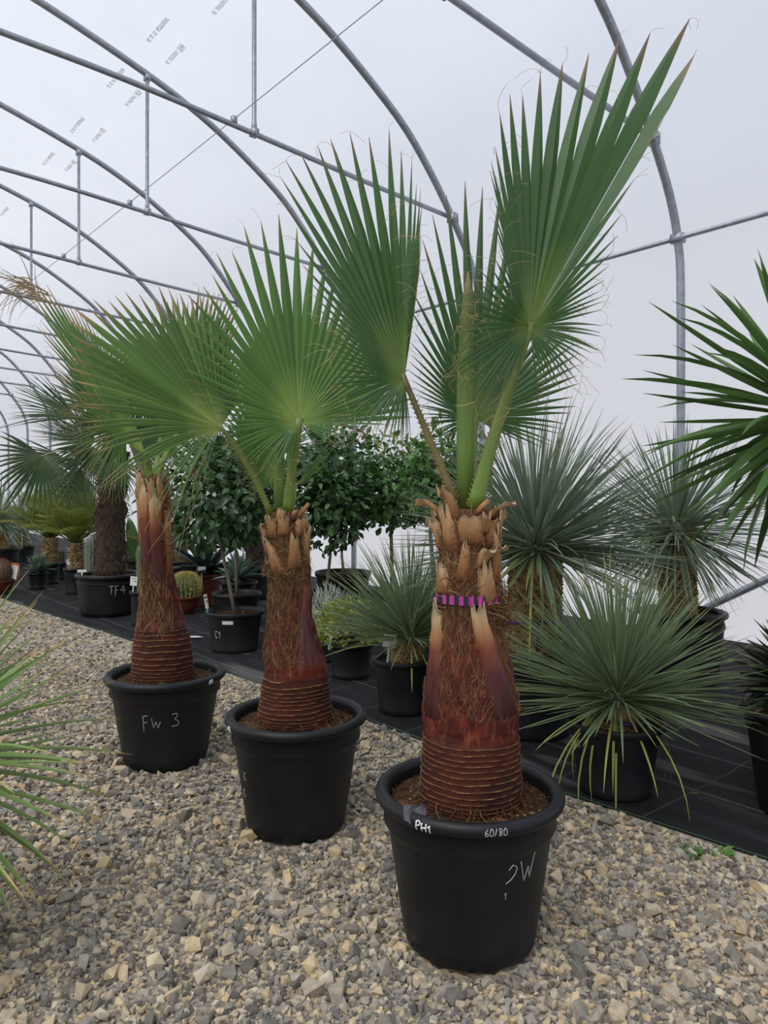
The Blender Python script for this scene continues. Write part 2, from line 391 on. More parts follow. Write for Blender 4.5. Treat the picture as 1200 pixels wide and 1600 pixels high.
def frame(loc, d, up, L, w, th=1.0):
    y = Vector(d).normalized(); z = Vector(up); z = z - y * z.dot(y)
    if z.length < 1e-4: z = Vector((1, 0, 0)) - y * y.x
    z.normalize(); x = y.cross(z)
    m_ = Matrix((x * w, y * L, z * L * th)).transposed().to_4x4(); m_.translation = Vector(loc); return m_
def leaf_variants(name, mat, shape, bends, fold=.15, K=7, ratio=.02):
    """unit leaves along +Y; half width follows `shape`, the leaf bends down by `bend` of its length"""
    out = []
    for bnd in bends:
        mb = MB(); pts = []; ws = []
        for i in range(K):
            s_ = i / (K - 1); ang = bnd * s_ * s_
            pts.append((0, s_ * (1 - .3 * abs(bnd) * s_ * s_), -ang)); ws.append(np.interp(s_, *shape))
        mb.v = []; vs = []; ts = []
        for p, w in zip(pts, ws):
            vs += [(-w, p[1], p[2] + fold * w * ratio), (0, p[1], p[2]), (w, p[1], p[2] + fold * w * ratio)]; ts += [p[1]] * 3
        fs = []
        for i in range(K - 1):
            b = 3 * i; fs += [(b, b + 1, b + 4, b + 3), (b + 1, b + 2, b + 5, b + 4)]
        mb.add(vs, fs, t=ts); me = mb.mesh(name); me.materials.append(M[mat]); out.append(me)
    return out
def dirv(az, el): return Vector((math.cos(az) * math.cos(el), math.sin(az) * math.cos(el), math.sin(el)))
GA = math.pi * (3 - math.sqrt(5))

# ------------------------------------------------------------------ the tunnel: floor, film, arches
HP = [(7.2, 0), (7.2, 1.8), (7.2, 3.5), (7.15, 4.0), (6.98, 4.45), (6.64, 4.95), (6.2, 5.48), (5.75, 5.9), (5.0, 6.38), (4.4, 6.68), (3.76, 6.92), (2.6, 7.26), (1.5, 7.50), (.4, 7.63), (-.5, 7.66)]
HP = HP + [(-1 - p, h) for p, h in reversed(HP[:-1])]
def smoothpath(P, k=4):
    out = []
    P = [Vector((p[0], p[1], 0)) for p in P]
    for i in range(len(P) - 1):
        p0, p1, p2, p3 = P[max(i - 1, 0)], P[i], P[i + 1], P[min(i + 2, len(P) - 1)]
        for j in range(k):
            t_ = j / k
            out.append(.5 * ((2 * p1) + (p2 - p0) * t_ + (2 * p0 - 5 * p1 + 4 * p2 - p3) * t_ ** 2 + (3 * p1 - p0 - 3 * p2 + p3) * t_ ** 3))
    out.append(P[-1]); return [(q.x, q.y) for q in out]
HOOP = smoothpath(HP, 4)
def outset(path, d):
    o = []
    for i, (p, h) in enumerate(path):
        a, b_ = path[max(i - 1, 0)], path[min(i + 1, len(path) - 1)]
        tx, ty = b_[0] - a[0], b_[1] - a[1]; l = math.hypot(tx, ty); o.append((p + ty / l * d, h - tx / l * d))
    return o
SKIN = outset(HOOP, .045)
A0, A1, SP = -6.0, 41.0, 2.75
HA = [3.84 + SP * k for k in range(-3, 13)]
def struct(o): o['kind'] = 'structure'; return o
def film_strip(name, path):
    mb = MB(); al = []
    a = A0
    for h in [A0] + HA + [A1]:
        al.append(h)
    vs = [G(p, a, h) for a in al for p, h in path]; K = len(path)
    mb.add(vs, [(i * K + j, i * K + j + 1, (i + 1) * K + j + 1, (i + 1) * K + j) for i in range(len(al) - 1) for j in range(K - 1)])
    return struct(mb.build(name, 'film'))
i1 = next(i for i, q in enumerate(SKIN) if q[1] > 3.4); i2 = len(SKIN) - 1 - i1
ceiling = film_strip('ceiling', SKIN[i1:i2 + 1])
film_strip('wall_right', [(p, max(h, -.02)) for p, h in SKIN[:i1 + 1]])
film_strip('wall_left', [(p, max(h, -.02)) for p, h in SKIN[i2:]])
for nm, a in (('wall_back', A1), ('wall_front', A0)):
    mb = MB(); vs = [G(p, a, max(h, -.02)) for p, h in SKIN]; n = len(vs)
    mb.add(vs, [(i, i + 1, n - 2 - i, n - 1 - i) for i in range(n // 2 - 1)] + [(n // 2 - 1, n // 2, n - 1 - n // 2)])
    struct(mb.build(nm, 'film'))
# maker's print on the film, in two rows
def film_hit(px, py):
    d = Vector(((px - CX) / F, 1, -(py - HY) / F)); prev = None
    for i in range(40, 2500):
        s_ = i * .01; P = Vector((0, 0, CH)) + d * s_; p, a = GL(P.x, P.y)
        j = next((k for k in range(len(HOOP) - 1) if HOOP[k][0] >= p > HOOP[k + 1][0] and HOOP[k][1] > 3), None)
        if j is None: continue
        f_ = (HOOP[j][0] - p) / (HOOP[j][0] - HOOP[j + 1][0]); hh = HOOP[j][1] + f_ * (HOOP[j + 1][1] - HOOP[j][1])
        if P.z >= hh: return p, a, hh, j
R0 = random.Random(5)
for row, mat, marks in ((0, 'print_ink', [(245, 50), (180, 125), (120, 198), (75, 250), (6, 332)]), (1, 'print_pale', [(345, 10), (270, 90), (205, 158), (152, 215), (108, 262)])):
    for (px, py) in marks:
        hit = film_hit(px, py)
        if hit is None: continue
        p, a, h, j = hit; sl = (HOOP[j + 1][1] - HOOP[j][1]) / (HOOP[j + 1][0] - HOOP[j][0]); mb = MB()
        u = -.30
        groups = [10, 2, 2, 2] if row == 0 else [3, 8, 2]
        for gi, gn in enumerate(groups):
            big_ = 1.5 if (row == 1 and gi == 0) else 1.0
            for q in range(gn):                       # letters: two strokes and a cross bar each
                for (du, dv, lu, lv) in ((0, 0, .006, .05), (.016, 0, .006, .05), (.004, R0.choice((-.02, 0, .02)), .022, .008)):
                    cs = []
                    for ee, gg in ((-1, -1), (1, -1), (1, 1), (-1, 1)):
                        pp = p + (dv + gg * lv / 2) * big_; cs.append(G(pp, a + u + (du + ee * lu / 2 + .003) * big_, h + sl * (pp - p) + .015))
                    mb.add(cs, [(0, 1, 2, 3)])
                u += .03 * big_
            u += .03
        mb.build('film_print', mat, ceiling)

def arch(a, i):
    base = G(7.2, a, 0)
    th = thing('arch_frame', 'galvanised steel tube arch with curved tie bar under the white film', 'arch', base, 'steel arches of the tunnel')
    mb = MB(); mb.tube([G(p, a, h) for p, h in HOOP], .043, 10); mb.build('hoop_tube', 'steel', th)
    CP = [(6.64, 4.93), (5.06, 5.02), (3.86, 5.10), (2.5, 5.18), (1.45, 5.20), (-.5, 5.22)]
    CP = smoothpath(CP + [(-1 - p, h) for p, h in reversed(CP[:-1])], 3)
    mb = MB(); mb.tube([G(p, a, h) for p, h in CP], .028, 8); tb = mb.build('tie_bar', 'steel', th)
    for p in (3.80, -.5, -4.80):
        hh = np.interp(p, [q[0] for q in HOOP[::-1]], [q[1] for q in HOOP[::-1]])
        hb = np.interp(p, [q[0] for q in CP[::-1]], [q[1] for q in CP[::-1]])
        mb = MB(); mb.tube([G(p, a, hb), G(p, a, hb + .1), G(p, a, hb + .12), G(p, a, hh - .12), G(p, a, hh - .1), G(p, a, hh)], [.028, .03, .024, .024, .03, .028], 8)
        hg = mb.build('hanger', 'steel', th)
        for zz in (hb + .01, hh - .05):
            mb = MB(); mb.box(G(p, a, zz), (.07, .085, .07), TH); mb.build('clamp', 'steel', hg)
    for p, h in ((6.66, 4.93), (-7.66, 4.93)):
        mb = MB(); mb.box(G(p, a, h), (.11, .10, .12), TH); mb.tube([G(p, a - .07, h), G(p, a + .07, h)], .016, 6); mb.build('clamp', 'steel', th)
    mb = MB(); mb.box(G(3.57, a, np.interp(3.57, [q[0] for q in CP[::-1]], [q[1] for q in CP[::-1]]) + .05), (.05, .05, .07), TH); mb.build('wire_clip', 'steel', th)
for i, a in enumerate(HA): arch(a, i)
def rod(name, mat, label, cat, P, r, n=8, clamps=()):
    base = Vector(P[0]); th = thing(name, label, cat, base)
    mb = MB(); mb.tube(P, r, n); mb.build('tube', mat, th)
    for c in clamps:
        mb = MB(); mb.box(c, (.10, .12, .09), TH); mb.tube([Vector(c) - G(0, .07), Vector(c) + G(0, .07)], .045, 8); mb.build('clamp', 'steel', th)
rod('side_rail', 'steel', 'long steel rail clamped along the arches high on the film wall', 'rail', [G(7.13, A0 + .5, 4.05), G(7.13, A1 - .5, 4.05)], .026, 8, [G(7.14, a, 4.05) for a in HA])
tag(MB.build((lambda mb: (mb.tube([G(3.57, A0 + .3, 5.18), G(3.57, A1 - .3, 5.18)], .0045, 5), mb)[1])(MB()), 'support_wire', 'steel'), 'thin taut wire running across all the tie bars', 'wire')
tag(MB.build((lambda mb: (mb.tube([G(7.1, 3.95, .03), G(7.1, 3.5, .33), G(7.1, 1.15, 1.68)], .036, 8), mb)[1])(MB()), 'brace_tube', 'steel'), 'slanting steel brace tube against the lower film wall', 'brace')

# floor with its gravel
EDGE_A = [-8, 1.25, 2.19, 3.75, 7.89, 11.1, 16, 42]; EDGE_P = [3.3, 3.02, 2.93, 2.93, 2.68, 2.46, 2.35, 2.3]
mb = MB(); mb.add([G(-8.25, A0, 0), G(7.25, A0, 0), G(7.25, A1, 0), G(-8.25, A1, 0)], [(0, 1, 2, 3)])
floor = struct(mb.build('floor', 'gravel_bed', None, False)); WLOC[floor.name] = Vector()
POTS = []     # (x, y, r) of pots standing on the gravel, so that stones keep clear of them
PALMS = [(at(733, 800, 2.41).x, 2.41), (at(463, 800, 3.22).x, 3.22), (at(259, 800, 4.0).x, 4.0)]
rng = np.random.default_rng(3)
def rock(seed, n, flat):
    r = np.random.default_rng(seed); bm = bmesh.new()
    for _ in range(n):
        d = r.normal(size=3); d /= np.linalg.norm(d); d = np.sign(d) * np.abs(d) ** .7; d *= r.uniform(.72, 1.05)
        bm.verts.new((d[0] * .5 * r.uniform(.9, 1.1), d[1] * .36, d[2] * .5 * flat))
    bmesh.ops.convex_hull(bm, input=bm.verts); 
    for v_ in [v_ for v_ in bm.verts if not v_.link_faces]: bm.verts.remove(v_)
    bmesh.ops.triangulate(bm, faces=bm.faces); bm.verts.index_update()
    v_ = np.array([q.co[:] for q in bm.verts]); f_ = np.array([[q.index for q in fc.verts] for fc in bm.faces]); bm.free(); return v_, f_
ROCK = [rock(s_, 12, .62 + .2 * (s_ % 3) / 2) for s_ in range(14)]; ROCKS = [rock(50 + s_, 9, .7) for s_ in range(10)]
def on_gravel(x, y):
    p = x * CT + y * ST; a = -x * ST + y * CT
    return (p < np.interp(a, EDGE_A, EDGE_P) - .03) & (p > -7.5)
def scatter(n, y0, y1, smin, smax, pw, spread=.66):
    y = np.sqrt(rng.uniform(y0 ** 2, y1 ** 2, n)); x = rng.uniform(-spread, spread, n) * y
    s_ = smin + (smax - smin) * rng.random(n) ** pw
    ok = on_gravel(x, y)
    for (px_, py_) in PALMS: ok &= np.hypot(x - px_, y - py_) > .225
    return x[ok], y[ok], s_[ok]
def rotm(yaw, ax, ay):
    cz, sz, cx_, sx_, cy, sy = np.cos(yaw), np.sin(yaw), np.cos(ax), np.sin(ax), np.cos(ay), np.sin(ay)
    return np.array([[cz * cy, cz * sy * sx_ - sz * cx_, cz * sy * cx_ + sz * sx_], [sz * cy, sz * sy * sx_ + cz * cx_, sz * sy * cx_ - cz * sx_], [-sy, cy * sx_, cy * cx_]])
bigx, bigy, bigs = [], [], []
layers = [(scatter(2600, 1.5, 4.6, .035, .09, 2.8), ROCK, .20), (scatter(15500, 1.5, 3.3, .018, .045, 1.5), ROCK, .14), (scatter(11000, 1.5, 3.0, .009, .02, 1), ROCKS, .2), (scatter(34000, 3.3, 6.4, .018, .05, 1.8, .62), ROCKS, .14), (scatter(11000, 6.4, 9.5, .025, .06, 1.5, .6), ROCKS, .1)]
bx_, by_, bs_ = layers[0][0]
score = bs_ / by_; vis = (np.abs(bx_ / by_) < .52) & (by_ > 1.95); score = np.where(vis, score, 0); pick = set(np.argsort(-score)[:300].tolist())
me_rock = []
for v_, f_ in ROCK:
    me = trimesh('stone', v_, f_, {'k': np.zeros(len(v_))}); me.materials.append(M['stone']); me_rock.append(me)
VS, FS, KS, base = [], [], [], 0
for li, ((xs, ys, ss), lib, lift) in enumerate(layers):
    for i in range(len(xs)):
        v_i = int(rng.integers(len(lib))); R_ = rotm(rng.uniform(0, 6.283), rng.normal(0, .28), rng.normal(0, .28)); s_ = ss[i]
        if li == 0 and i in pick:
            o = bpy.data.objects.new('stone', me_rock[v_i]); COL.objects.link(o); o.parent = floor
            o.matrix_basis = Matrix.Translation((xs[i], ys[i], s_ * lift)) @ Matrix(R_.tolist()).to_4x4() @ Matrix.Diagonal((s_, s_, s_, 1))
            continue
        v_, f_ = lib[v_i]
        VS.append((v_ * s_) @ R_.T + np.array((xs[i], ys[i], s_ * lift + (.006 if li == 0 else 0)))); FS.append(f_ + base); base += len(v_)
        KS.append(np.full(len(v_), rng.random()))
me = trimesh('gravel', np.vstack(VS), np.vstack(FS), {'k': np.hstack(KS)}); o = link('gravel', me, M['stone'], floor); o['kind'] = 'stuff'
del VS, FS, KS

# ground cloth under the plants
al = [A0 + .2 + i * .5 for i in range(93)]; al = [a for a in al if a < A1 - .2]
mb = MB(); rr = random.Random(2)
for a in al:
    e_ = float(np.interp(a, EDGE_A, EDGE_P)) + rr.uniform(-.008, .008)
    mb.add([(e_, a, .002), (e_, a, .014), (7.18, a, .014), (7.18, a, .002)], [])
n = len(al)
mb.f = [(4 * i + j, 4 * i + j + 1, 4 * (i + 1) + j + 1, 4 * (i + 1) + j) for i in range(n - 1) for j in range(3)] + [(0, 1, 2, 3), (4 * n - 1, 4 * n - 2, 4 * n - 3, 4 * n - 4)]
cloth = mb.build('ground_cloth', 'ground_cloth', None, False); cloth.rotation_euler = (0, 0, TH); WLOC[cloth.name] = Vector()
tag(cloth, 'black woven ground cloth with pale grid lines beside the gravel', 'ground cloth')
mb = MB(); mb.tube([(float(np.interp(a, EDGE_A, EDGE_P)), a, .012) for a in al], .004, 5); mb.build('hem_thread', 'cloth_hem', cloth)
CZ = .0145   # top of the cloth

# ------------------------------------------------------------------ pots
def pot(th, c, R, H, Rb, style='step', mat='pot_plastic', soil=.045, soilmat='soil', bump_=.012, seed=1, n=56):
    """c: world base centre. style: step (deep banded tub), plain (nursery pot), bowl"""
    rm = R * .055 + .006
    if style == 'bowl':
        prof = [(0, 0), (Rb, 0), (Rb * 1.05, .006), (R * .72, H * .28), (R * .88, H * .6), (R * .95, H * .88), (R, H * .9), (R * 1.01, H * .95), (R, H), (R * .95, H), (R * .92, H * .9), (R * .85, H * .6)]
    elif style == 'step':
        r1 = Rb + (R - Rb) * .52; r2 = Rb + (R - Rb) * .70; r3 = R - rm * 1.5
        prof = [(0, 0), (Rb * .93, 0), (Rb * .96, .004), (Rb * .985, .03), (Rb, .036), (Rb * 1.005, .05), (Rb + (r1 - Rb) * .5, H * .4), (r1, H * .73), (r1 + .002, H * .745), (r2 - .002, H * .775), (r2, H * .79), (r3, H - rm * 2.1)]
        prof += [(R - rm + rm * math.sin(q), H - rm - rm * math.cos(q)) for q in [math.pi * k / 9 for k in range(1, 10)]]
        prof += [(R - rm * 1.7, H - rm * .35), (R - rm * 2.0, H - rm), (r2 - .012, H * .8), (r1 - .012, H * .7)]
    else:
        r3 = R - rm * 1.2
        prof = [(0, 0), (Rb * .95, 0), (Rb, .006), (Rb + .001, .02), (Rb + .003, H * .12), (Rb + .002, H * .13), (Rb + (r3 - Rb) * .5, H * .5), (r3, H * .86), (r3 + .001, H * .9), (R - .004, H * .905), (R, H * .92), (R + .002, H * .96), (R, H), (R - .006, H + .003), (R - .014, H - .002), (R - .02, H * .9), (R - .03, H * .7)]
    mb = MB(); mb.lathe(c, prof, n); po = mb.build('pot', mat, th)
    rs = R - (rm * 2.0 if style == 'step' else .022) - .004; mb = MB(); r_ = random.Random(seed); rings = 7; k = 40; vs = [(c[0], c[1], c[2] + H - soil)]
    if style == 'bowl': rs = R * .93
    for i in range(1, rings + 1):
        for j in range(k):
            q = 2 * math.pi * j / k; rr_ = rs * i / rings
            vs.append((c[0] + rr_ * math.cos(q), c[1] + rr_ * math.sin(q), c[2] + H - soil + (r_.uniform(-1, 1) * bump_ if i < rings else 0)))
    fs = [(0, 1 + j, 1 + (j + 1) % k) for j in range(k)]
    for i in range(rings - 1):
        for j in range(k):
            b = 1 + i * k; fs.append((b + j, b + k + j, b + k + (j + 1) % k, b + (j + 1) % k))
    mb.add(vs, fs); so_ = mb.build('soil', soilmat, th)
    def surf(theta, h):                       # point on the outer wall
        hs = [q[1] for q in prof[:-4]]; rs_ = [q[0] for q in prof[:-4]]
        best = None
        for i in range(1, len(hs)):
            if hs[i] >= h >= hs[i - 1] and hs[i] > hs[i - 1]:
                f_ = (h - hs[i - 1]) / (hs[i] - hs[i - 1]); best = rs_[i - 1] + f_ * (rs_[i] - rs_[i - 1])
        r2_ = (best if best else R) + .0012
        return Vector((c[0] + r2_ * math.cos(theta), c[1] + r2_ * math.sin(theta), c[2] + h))
    return po, so_, surf
GLYPH = {
 'P': [[(0, -.1), (.12, 1)], [(.0, .85), (.3, 1.05), (.6, .9), (.5, .6), (.1, .5)]], 'H': [[(0, 0), (.1, 1)], [(.55, 0), (.62, 1)], [(0, .45), (.7, .55)]],
 '1': [[(.0, .7), (.25, 1), (.2, 0)]], '6': [[(.5, .95), (.1, .6), (.05, .15), (.35, 0), (.55, .25), (.35, .5), (.08, .35)]], '0': [[(.3, 1), (.05, .6), (.1, .1), (.4, 0), (.6, .4), (.5, .9), (.3, 1)]],
 '/': [[(0, 0), (.35, 1)]], '8': [[(.5, .9), (.2, 1), (.1, .75), (.5, .35), (.4, .02), (.1, .1), (.15, .4), (.55, .75), (.5, .9)]],
 '2': [[(.02, .75), (.25, 1.02), (.52, .85), (.45, .5), (.2, .2), (-.1, .02)]], 'W': [[(0, 1.1), (.32, -.1), (.55, .7), (.7, 0), (.95, 1.35)]],
 'F': [[(.0, -.25), (.0, 1)], [(0, 1), (.35, 1.05)], [(0, .5), (.28, .55)]], 'w': [[(0, .8), (.12, .05), (.3, .55), (.45, .05), (.62, .5)]],
 '3': [[(.0, .95), (.35, 1), (.4, .8), (.2, .55), (.5, .35), (.45, .05), (0, 0)]], 'C': [[(.45, .9), (.2, 1), (0, .5), (.15, .05), (.45, .15)]],
 'T': [[(0, 1), (.6, 1.02)], [(.3, 1), (.28, 0)]], '4': [[(.35, 1), (0, .4), (.6, .42)], [(.45, .75), (.42, 0)]], 'R': [[(0, 0), (.08, 1)], [(.05, 1), (.42, .9), (.35, .55), (.05, .5), (.5, 0)]],
 'V': [[(0, 1), (.2, 0), (.42, 1.05)]], 'N': [[(0, 0), (0, 1), (.45, 0), (.45, 1)]], 'G': [[(.5, .9), (.2, 1), (0, .5), (.2, 0), (.5, .1), (.5, .45), (.3, .45)]], ' ': [], }
def write(po, surf, c, text, px, h, size, rad=.0016, mat='chalk', gap=.25, slant=0.0):
    """handwriting on the curved wall; px is the column where the first letter begins, h its foot"""
    Y = c[1]; th0 = None; best = 9e9
    for k in range(-160, 161):                     # angle whose wall point stands nearest to that column
        q = -math.pi / 2 + k * .01; P = surf(q, h); d = abs(P.x / P.y * F + CX - px)
        if d < best: best = d; th0 = q
    R_ = (surf(th0, h) - Vector((c[0], c[1], c[2] + h))).length; u = 0; mb = MB()
    for ch in text:
        wmax = .45
        for st in GLYPH[ch]:
            pts = []
            for i in range(len(st) - 1):
                for k in range(4):
                    f_ = k / 4; pts.append((st[i][0] + (st[i + 1][0] - st[i][0]) * f_, st[i][1] + (st[i + 1][1] - st[i][1]) * f_))
            pts.append(st[-1]); wmax = max(wmax, max(p_[0] for p_ in st))
            mb.tube([surf(th0 + (u + p_[0] * size) / R_, h + p_[1] * size + slant * u) for p_ in pts], rad, 4)
        u += (wmax + gap) * size
    mb.build('handwriting', mat, po)

# ------------------------------------------------------------------ fan palm pieces
def frond(th, hubp, rays, nseg, mat, seed=1, name='frond', fuse=.55, droop=.06, K=11, pleat=.62, threads=30, hubY=None, tipw=.8):
    """palmate blade. hubp=(px,py,Y); rays=[(px,py,dY[,fuse[,droop]])] are the directions and tips in order round the hub"""
    r = random.Random(seed); hub = at(*hubp); R_ = []
    for q in rays:
        v_ = at(q[0], q[1], hubp[2] + q[2]) - hub; R_.append((v_.normalized(), v_.length, q[3] if len(q) > 3 else fuse, q[4] if len(q) > 4 else droop))
    ang = [0]
    for i in range(1, len(R_)): ang.append(ang[-1] + max(R_[i][0].angle(R_[i - 1][0]), .02))
    tot = ang[-1]; D = []
    for i in range(nseg):
        a_ = tot * (i + .5) / nseg; k = max(j for j in range(len(ang)) if ang[j] <= a_ + 1e-9); k = min(k, len(R_) - 2); f_ = (a_ - ang[k]) / (ang[k + 1] - ang[k])
        A, B = R_[k], R_[k + 1]; D.append([(A[0] * (1 - f_) + B[0] * f_).normalized(), (A[1] + (B[1] - A[1]) * f_) * r.uniform(.95, 1.03), A[2] + (B[2] - A[2]) * f_, A[3] + (B[3] - A[3]) * f_])
    mb = MB(); tips = []
    for i, (d, L, fu, dr) in enumerate(D):
        dn = D[min(i + 1, nseg - 1)][0]; dp = D[max(i - 1, 0)][0]; l = dn - dp; delta = l.length / (2 if 0 < i < nseg - 1 else 1); l = (l - d * l.dot(d)).normalized(); n_ = l.cross(d)
        if n_.y > 0: n_ = -n_
        fu = fu * r.uniform(.93, 1.05); dr = dr * r.uniform(.3, 1.7); sway = r.uniform(-1, 1) * .05; sw2 = r.uniform(-1, 1) * .05; vs = []; ts = []
        for k in range(K):
            s_ = .015 + .985 * k / (K - 1); rr_ = s_ * L; fr_ = max(0, s_ - .35 * fu)
            c = hub + d * rr_ + V(0, 0, -1) * dr * L * fr_ ** 2 * 1.6 + (l * sway + n_ * sw2) * L * max(0, s_ - fu) ** 2
            fw = max(fu, .48); hw = rr_ * delta / 2 * 1.04 if s_ <= fw else fw * L * delta / 2 * 1.04 * max(.02, (1 - ((s_ - fw) / (1 - fw)) ** 1.15)) ** tipw
            hw = max(hw, .0008); pl = hw * pleat * (1 if s_ < fu else .9)
            vs += [c - l * hw, c + n_ * pl, c + l * hw]; ts += [s_] * 3
            if k in (K - 1, K - 3, K - 5): tips.append((c, d, l, s_))
        fs = []
        for k in range(K - 1):
            b = 3 * k; fs += [(b, b + 1, b + 4, b + 3), (b + 1, b + 2, b + 5, b + 4)]
        mb.add(vs, fs, t=ts, k=[.5 + r.uniform(-.5, .5) * .7] * len(vs))
    fo = mb.build(name, mat, th, False)
    if threads:
        mb = MB(); scale = hubp[2] / 2.4
        for q in range(threads):
            c, d, l, s_ = r.choice(tips); p = c.copy(); dd = (d + V(r.uniform(-1, 1), r.uniform(-1, 1), r.uniform(-1, .6)) * .8).normalized(); pts = [p.copy()]; Lq = r.uniform(.03, .10)
            curl = V(r.uniform(-1, 1), r.uniform(-1, 1), r.uniform(-1.3, .3)) * .35
            for k in range(7): dd = (dd + curl).normalized(); p = p + dd * Lq / 7; pts.append(p.copy())
            mb.tube(pts, .0006, 3, cap=False)
        mb.build('threads', 'thread', fo, stuff=True)
    return fo, hub
def petiole(fo, p0, mid, p1, r0, r1, mat='petiole', flat=.55, thorns=0, seed=1, side=None, name='petiole'):
    p1 = p1 + (p1 - mid).normalized() * .018; pts = []
    for k in range(11):
        s_ = k / 10; pts.append(p0 * (1 - s_) ** 2 + mid * 2 * s_ * (1 - s_) + p1 * s_ * s_)
    rad = [r0 + (r1 - r0) * (k / 10) ** .7 for k in range(11)]; mb = MB(); sd = Vector(side) if side else Vector((1, 0, 0)); mb.tube(pts, rad, 10, flat, sd); po = mb.build(name, mat, fo)
    if thorns:
        r = random.Random(seed); mb = MB()
        for q in range(thorns):
            s_ = (q + .5) / thorns * .8; k = min(9, int(s_ * 10)); f_ = s_ * 10 - k; P = pts[k] * (1 - f_) + pts[k + 1] * f_; d = (pts[k + 1] - pts[k]).normalized(); l = sd - d * sd.dot(d); l.normalize(); rr_ = rad[k]
            for sg in (-1, 1):
                B = P + l * sg * rr_ * .9; T_ = B + l * sg * .009 + d * r.uniform(.003, .012); w = .0042
                n_ = d.cross(l) * w * .6
                mb.add([B - d * w, B + d * w, B + n_, B - n_, T_], [(0, 2, 4), (2, 1, 4), (1, 3, 4), (3, 0, 4)])
        mb.build('thorns', 'thorn', fo, stuff=True)
    return po
def palm_trunk(th, rows, Y, nring, ringtop, seed, ridge=.007):
    """rows: (py, left px, right px) of the outline, bottom first"""
    rows = sorted(rows, key=lambda q: -q[0]); zz = [CH - (q[0] - HY) / F * Y for q in rows]; cx_ = [((q[1] + q[2]) / 2 - CX) / F * Y for q in rows]; rd = [(q[2] - q[1]) / 2 / F * Y for q in rows]
    z0, z1 = zz[0], zz[-1]; r = random.Random(seed); ph = [r.uniform(0, 6.28) for _ in range(8)]
    def sm(x, ys):
        i = max(0, min(len(zz) - 2, int(np.searchsorted(zz, x)) - 1)); f_ = min(1, max(0, (x - zz[i]) / (zz[i + 1] - zz[i]))); f_ = f_ * f_ * (3 - 2 * f_) * .5 + f_ * .5; return ys[i] + (ys[i + 1] - ys[i]) * f_
    def surf(q, z, o=0.0):
        R_ = sm(z, rd); s_ = (z - z0) / (z1 - z0); rdg = 0
        lump = .018 * math.sin(2 * q + ph[0] + s_ * 3) + .012 * math.sin(3 * q + ph[1] - s_ * 5) + .010 * math.sin(5 * q + ph[2] + s_ * 9)
        rr_ = R_ * (1 + lump * (1.2 if s_ > ringtop else .4))
        if s_ < ringtop:
            u = max(0, s_ / ringtop) ** .68 * nring + .35 * math.sin(s_ / ringtop * 9 + ph[7]) + .16 * math.sin(q + ph[3]) + .10 * math.sin(2 * q + ph[4]) + .035 * math.sin(7 * q + ph[5]) + .05 * math.sin(4 * q + ph[6] + s_ * 20); fu = u - math.floor(u)
            rdg = max(0, (fu - .58) / .30) ** 1.6 * (.65 + .35 * math.sin(13 * q + 7 * math.floor(u)) * math.sin(5 * q + 3 * math.floor(u))) if fu < .88 else (1 - fu) / .12 * .8
            rr_ += ridge * rdg
        elif s_ > ringtop + .03:
            rr_ += .0045 * math.sin(9 * q + 16 * s_ + ph[5]) * math.sin(23 * s_ + 3 * q) + .0025 * math.sin(31 * q - 40 * s_)
            sw = max(0, 1 - abs((s_ - ringtop - .14) / .14)); rr_ += sw * (.0055 * abs(math.sin(6.5 * q + 17 * s_ + ph[6])) + .003 * math.sin(21 * q + 34 * s_))
        rr_ += o
        return Vector((sm(z, cx_) + rr_ * math.cos(q), Y + rr_ * math.sin(q), z)), rdg, s_
    nq = 112; vs = []; zs = []; rs = []; zb = z0 - .03; zr = z0 + (z1 - z0) * ringtop
    levels = [zb + (zr - zb) * i / 150 for i in range(150)] + [zr + (z1 - zr) * i / 130 for i in range(131)]; nz = len(levels) - 1
    for z in levels:
        for j in range(nq):
            P, rg_, s_ = surf(2 * math.pi * j / nq, z); vs.append(P); zs.append(max(0, s_) * .31 / ringtop if s_ < ringtop else .31 + (s_ - ringtop) / (1 - ringtop) * .69); rs.append(rg_)
    fs = [(i * nq + j, i * nq + (j + 1) % nq, (i + 1) * nq + (j + 1) % nq, (i + 1) * nq + j) for i in range(nz) for j in range(nq)]
    fs.append(tuple(range(nz * nq, (nz + 1) * nq)))
    mb = MB(); mb.add(vs, fs, z=zs, ridge=rs); to = mb.build('trunk', 'palm_trunk', th)
    return to, surf, z0, z1
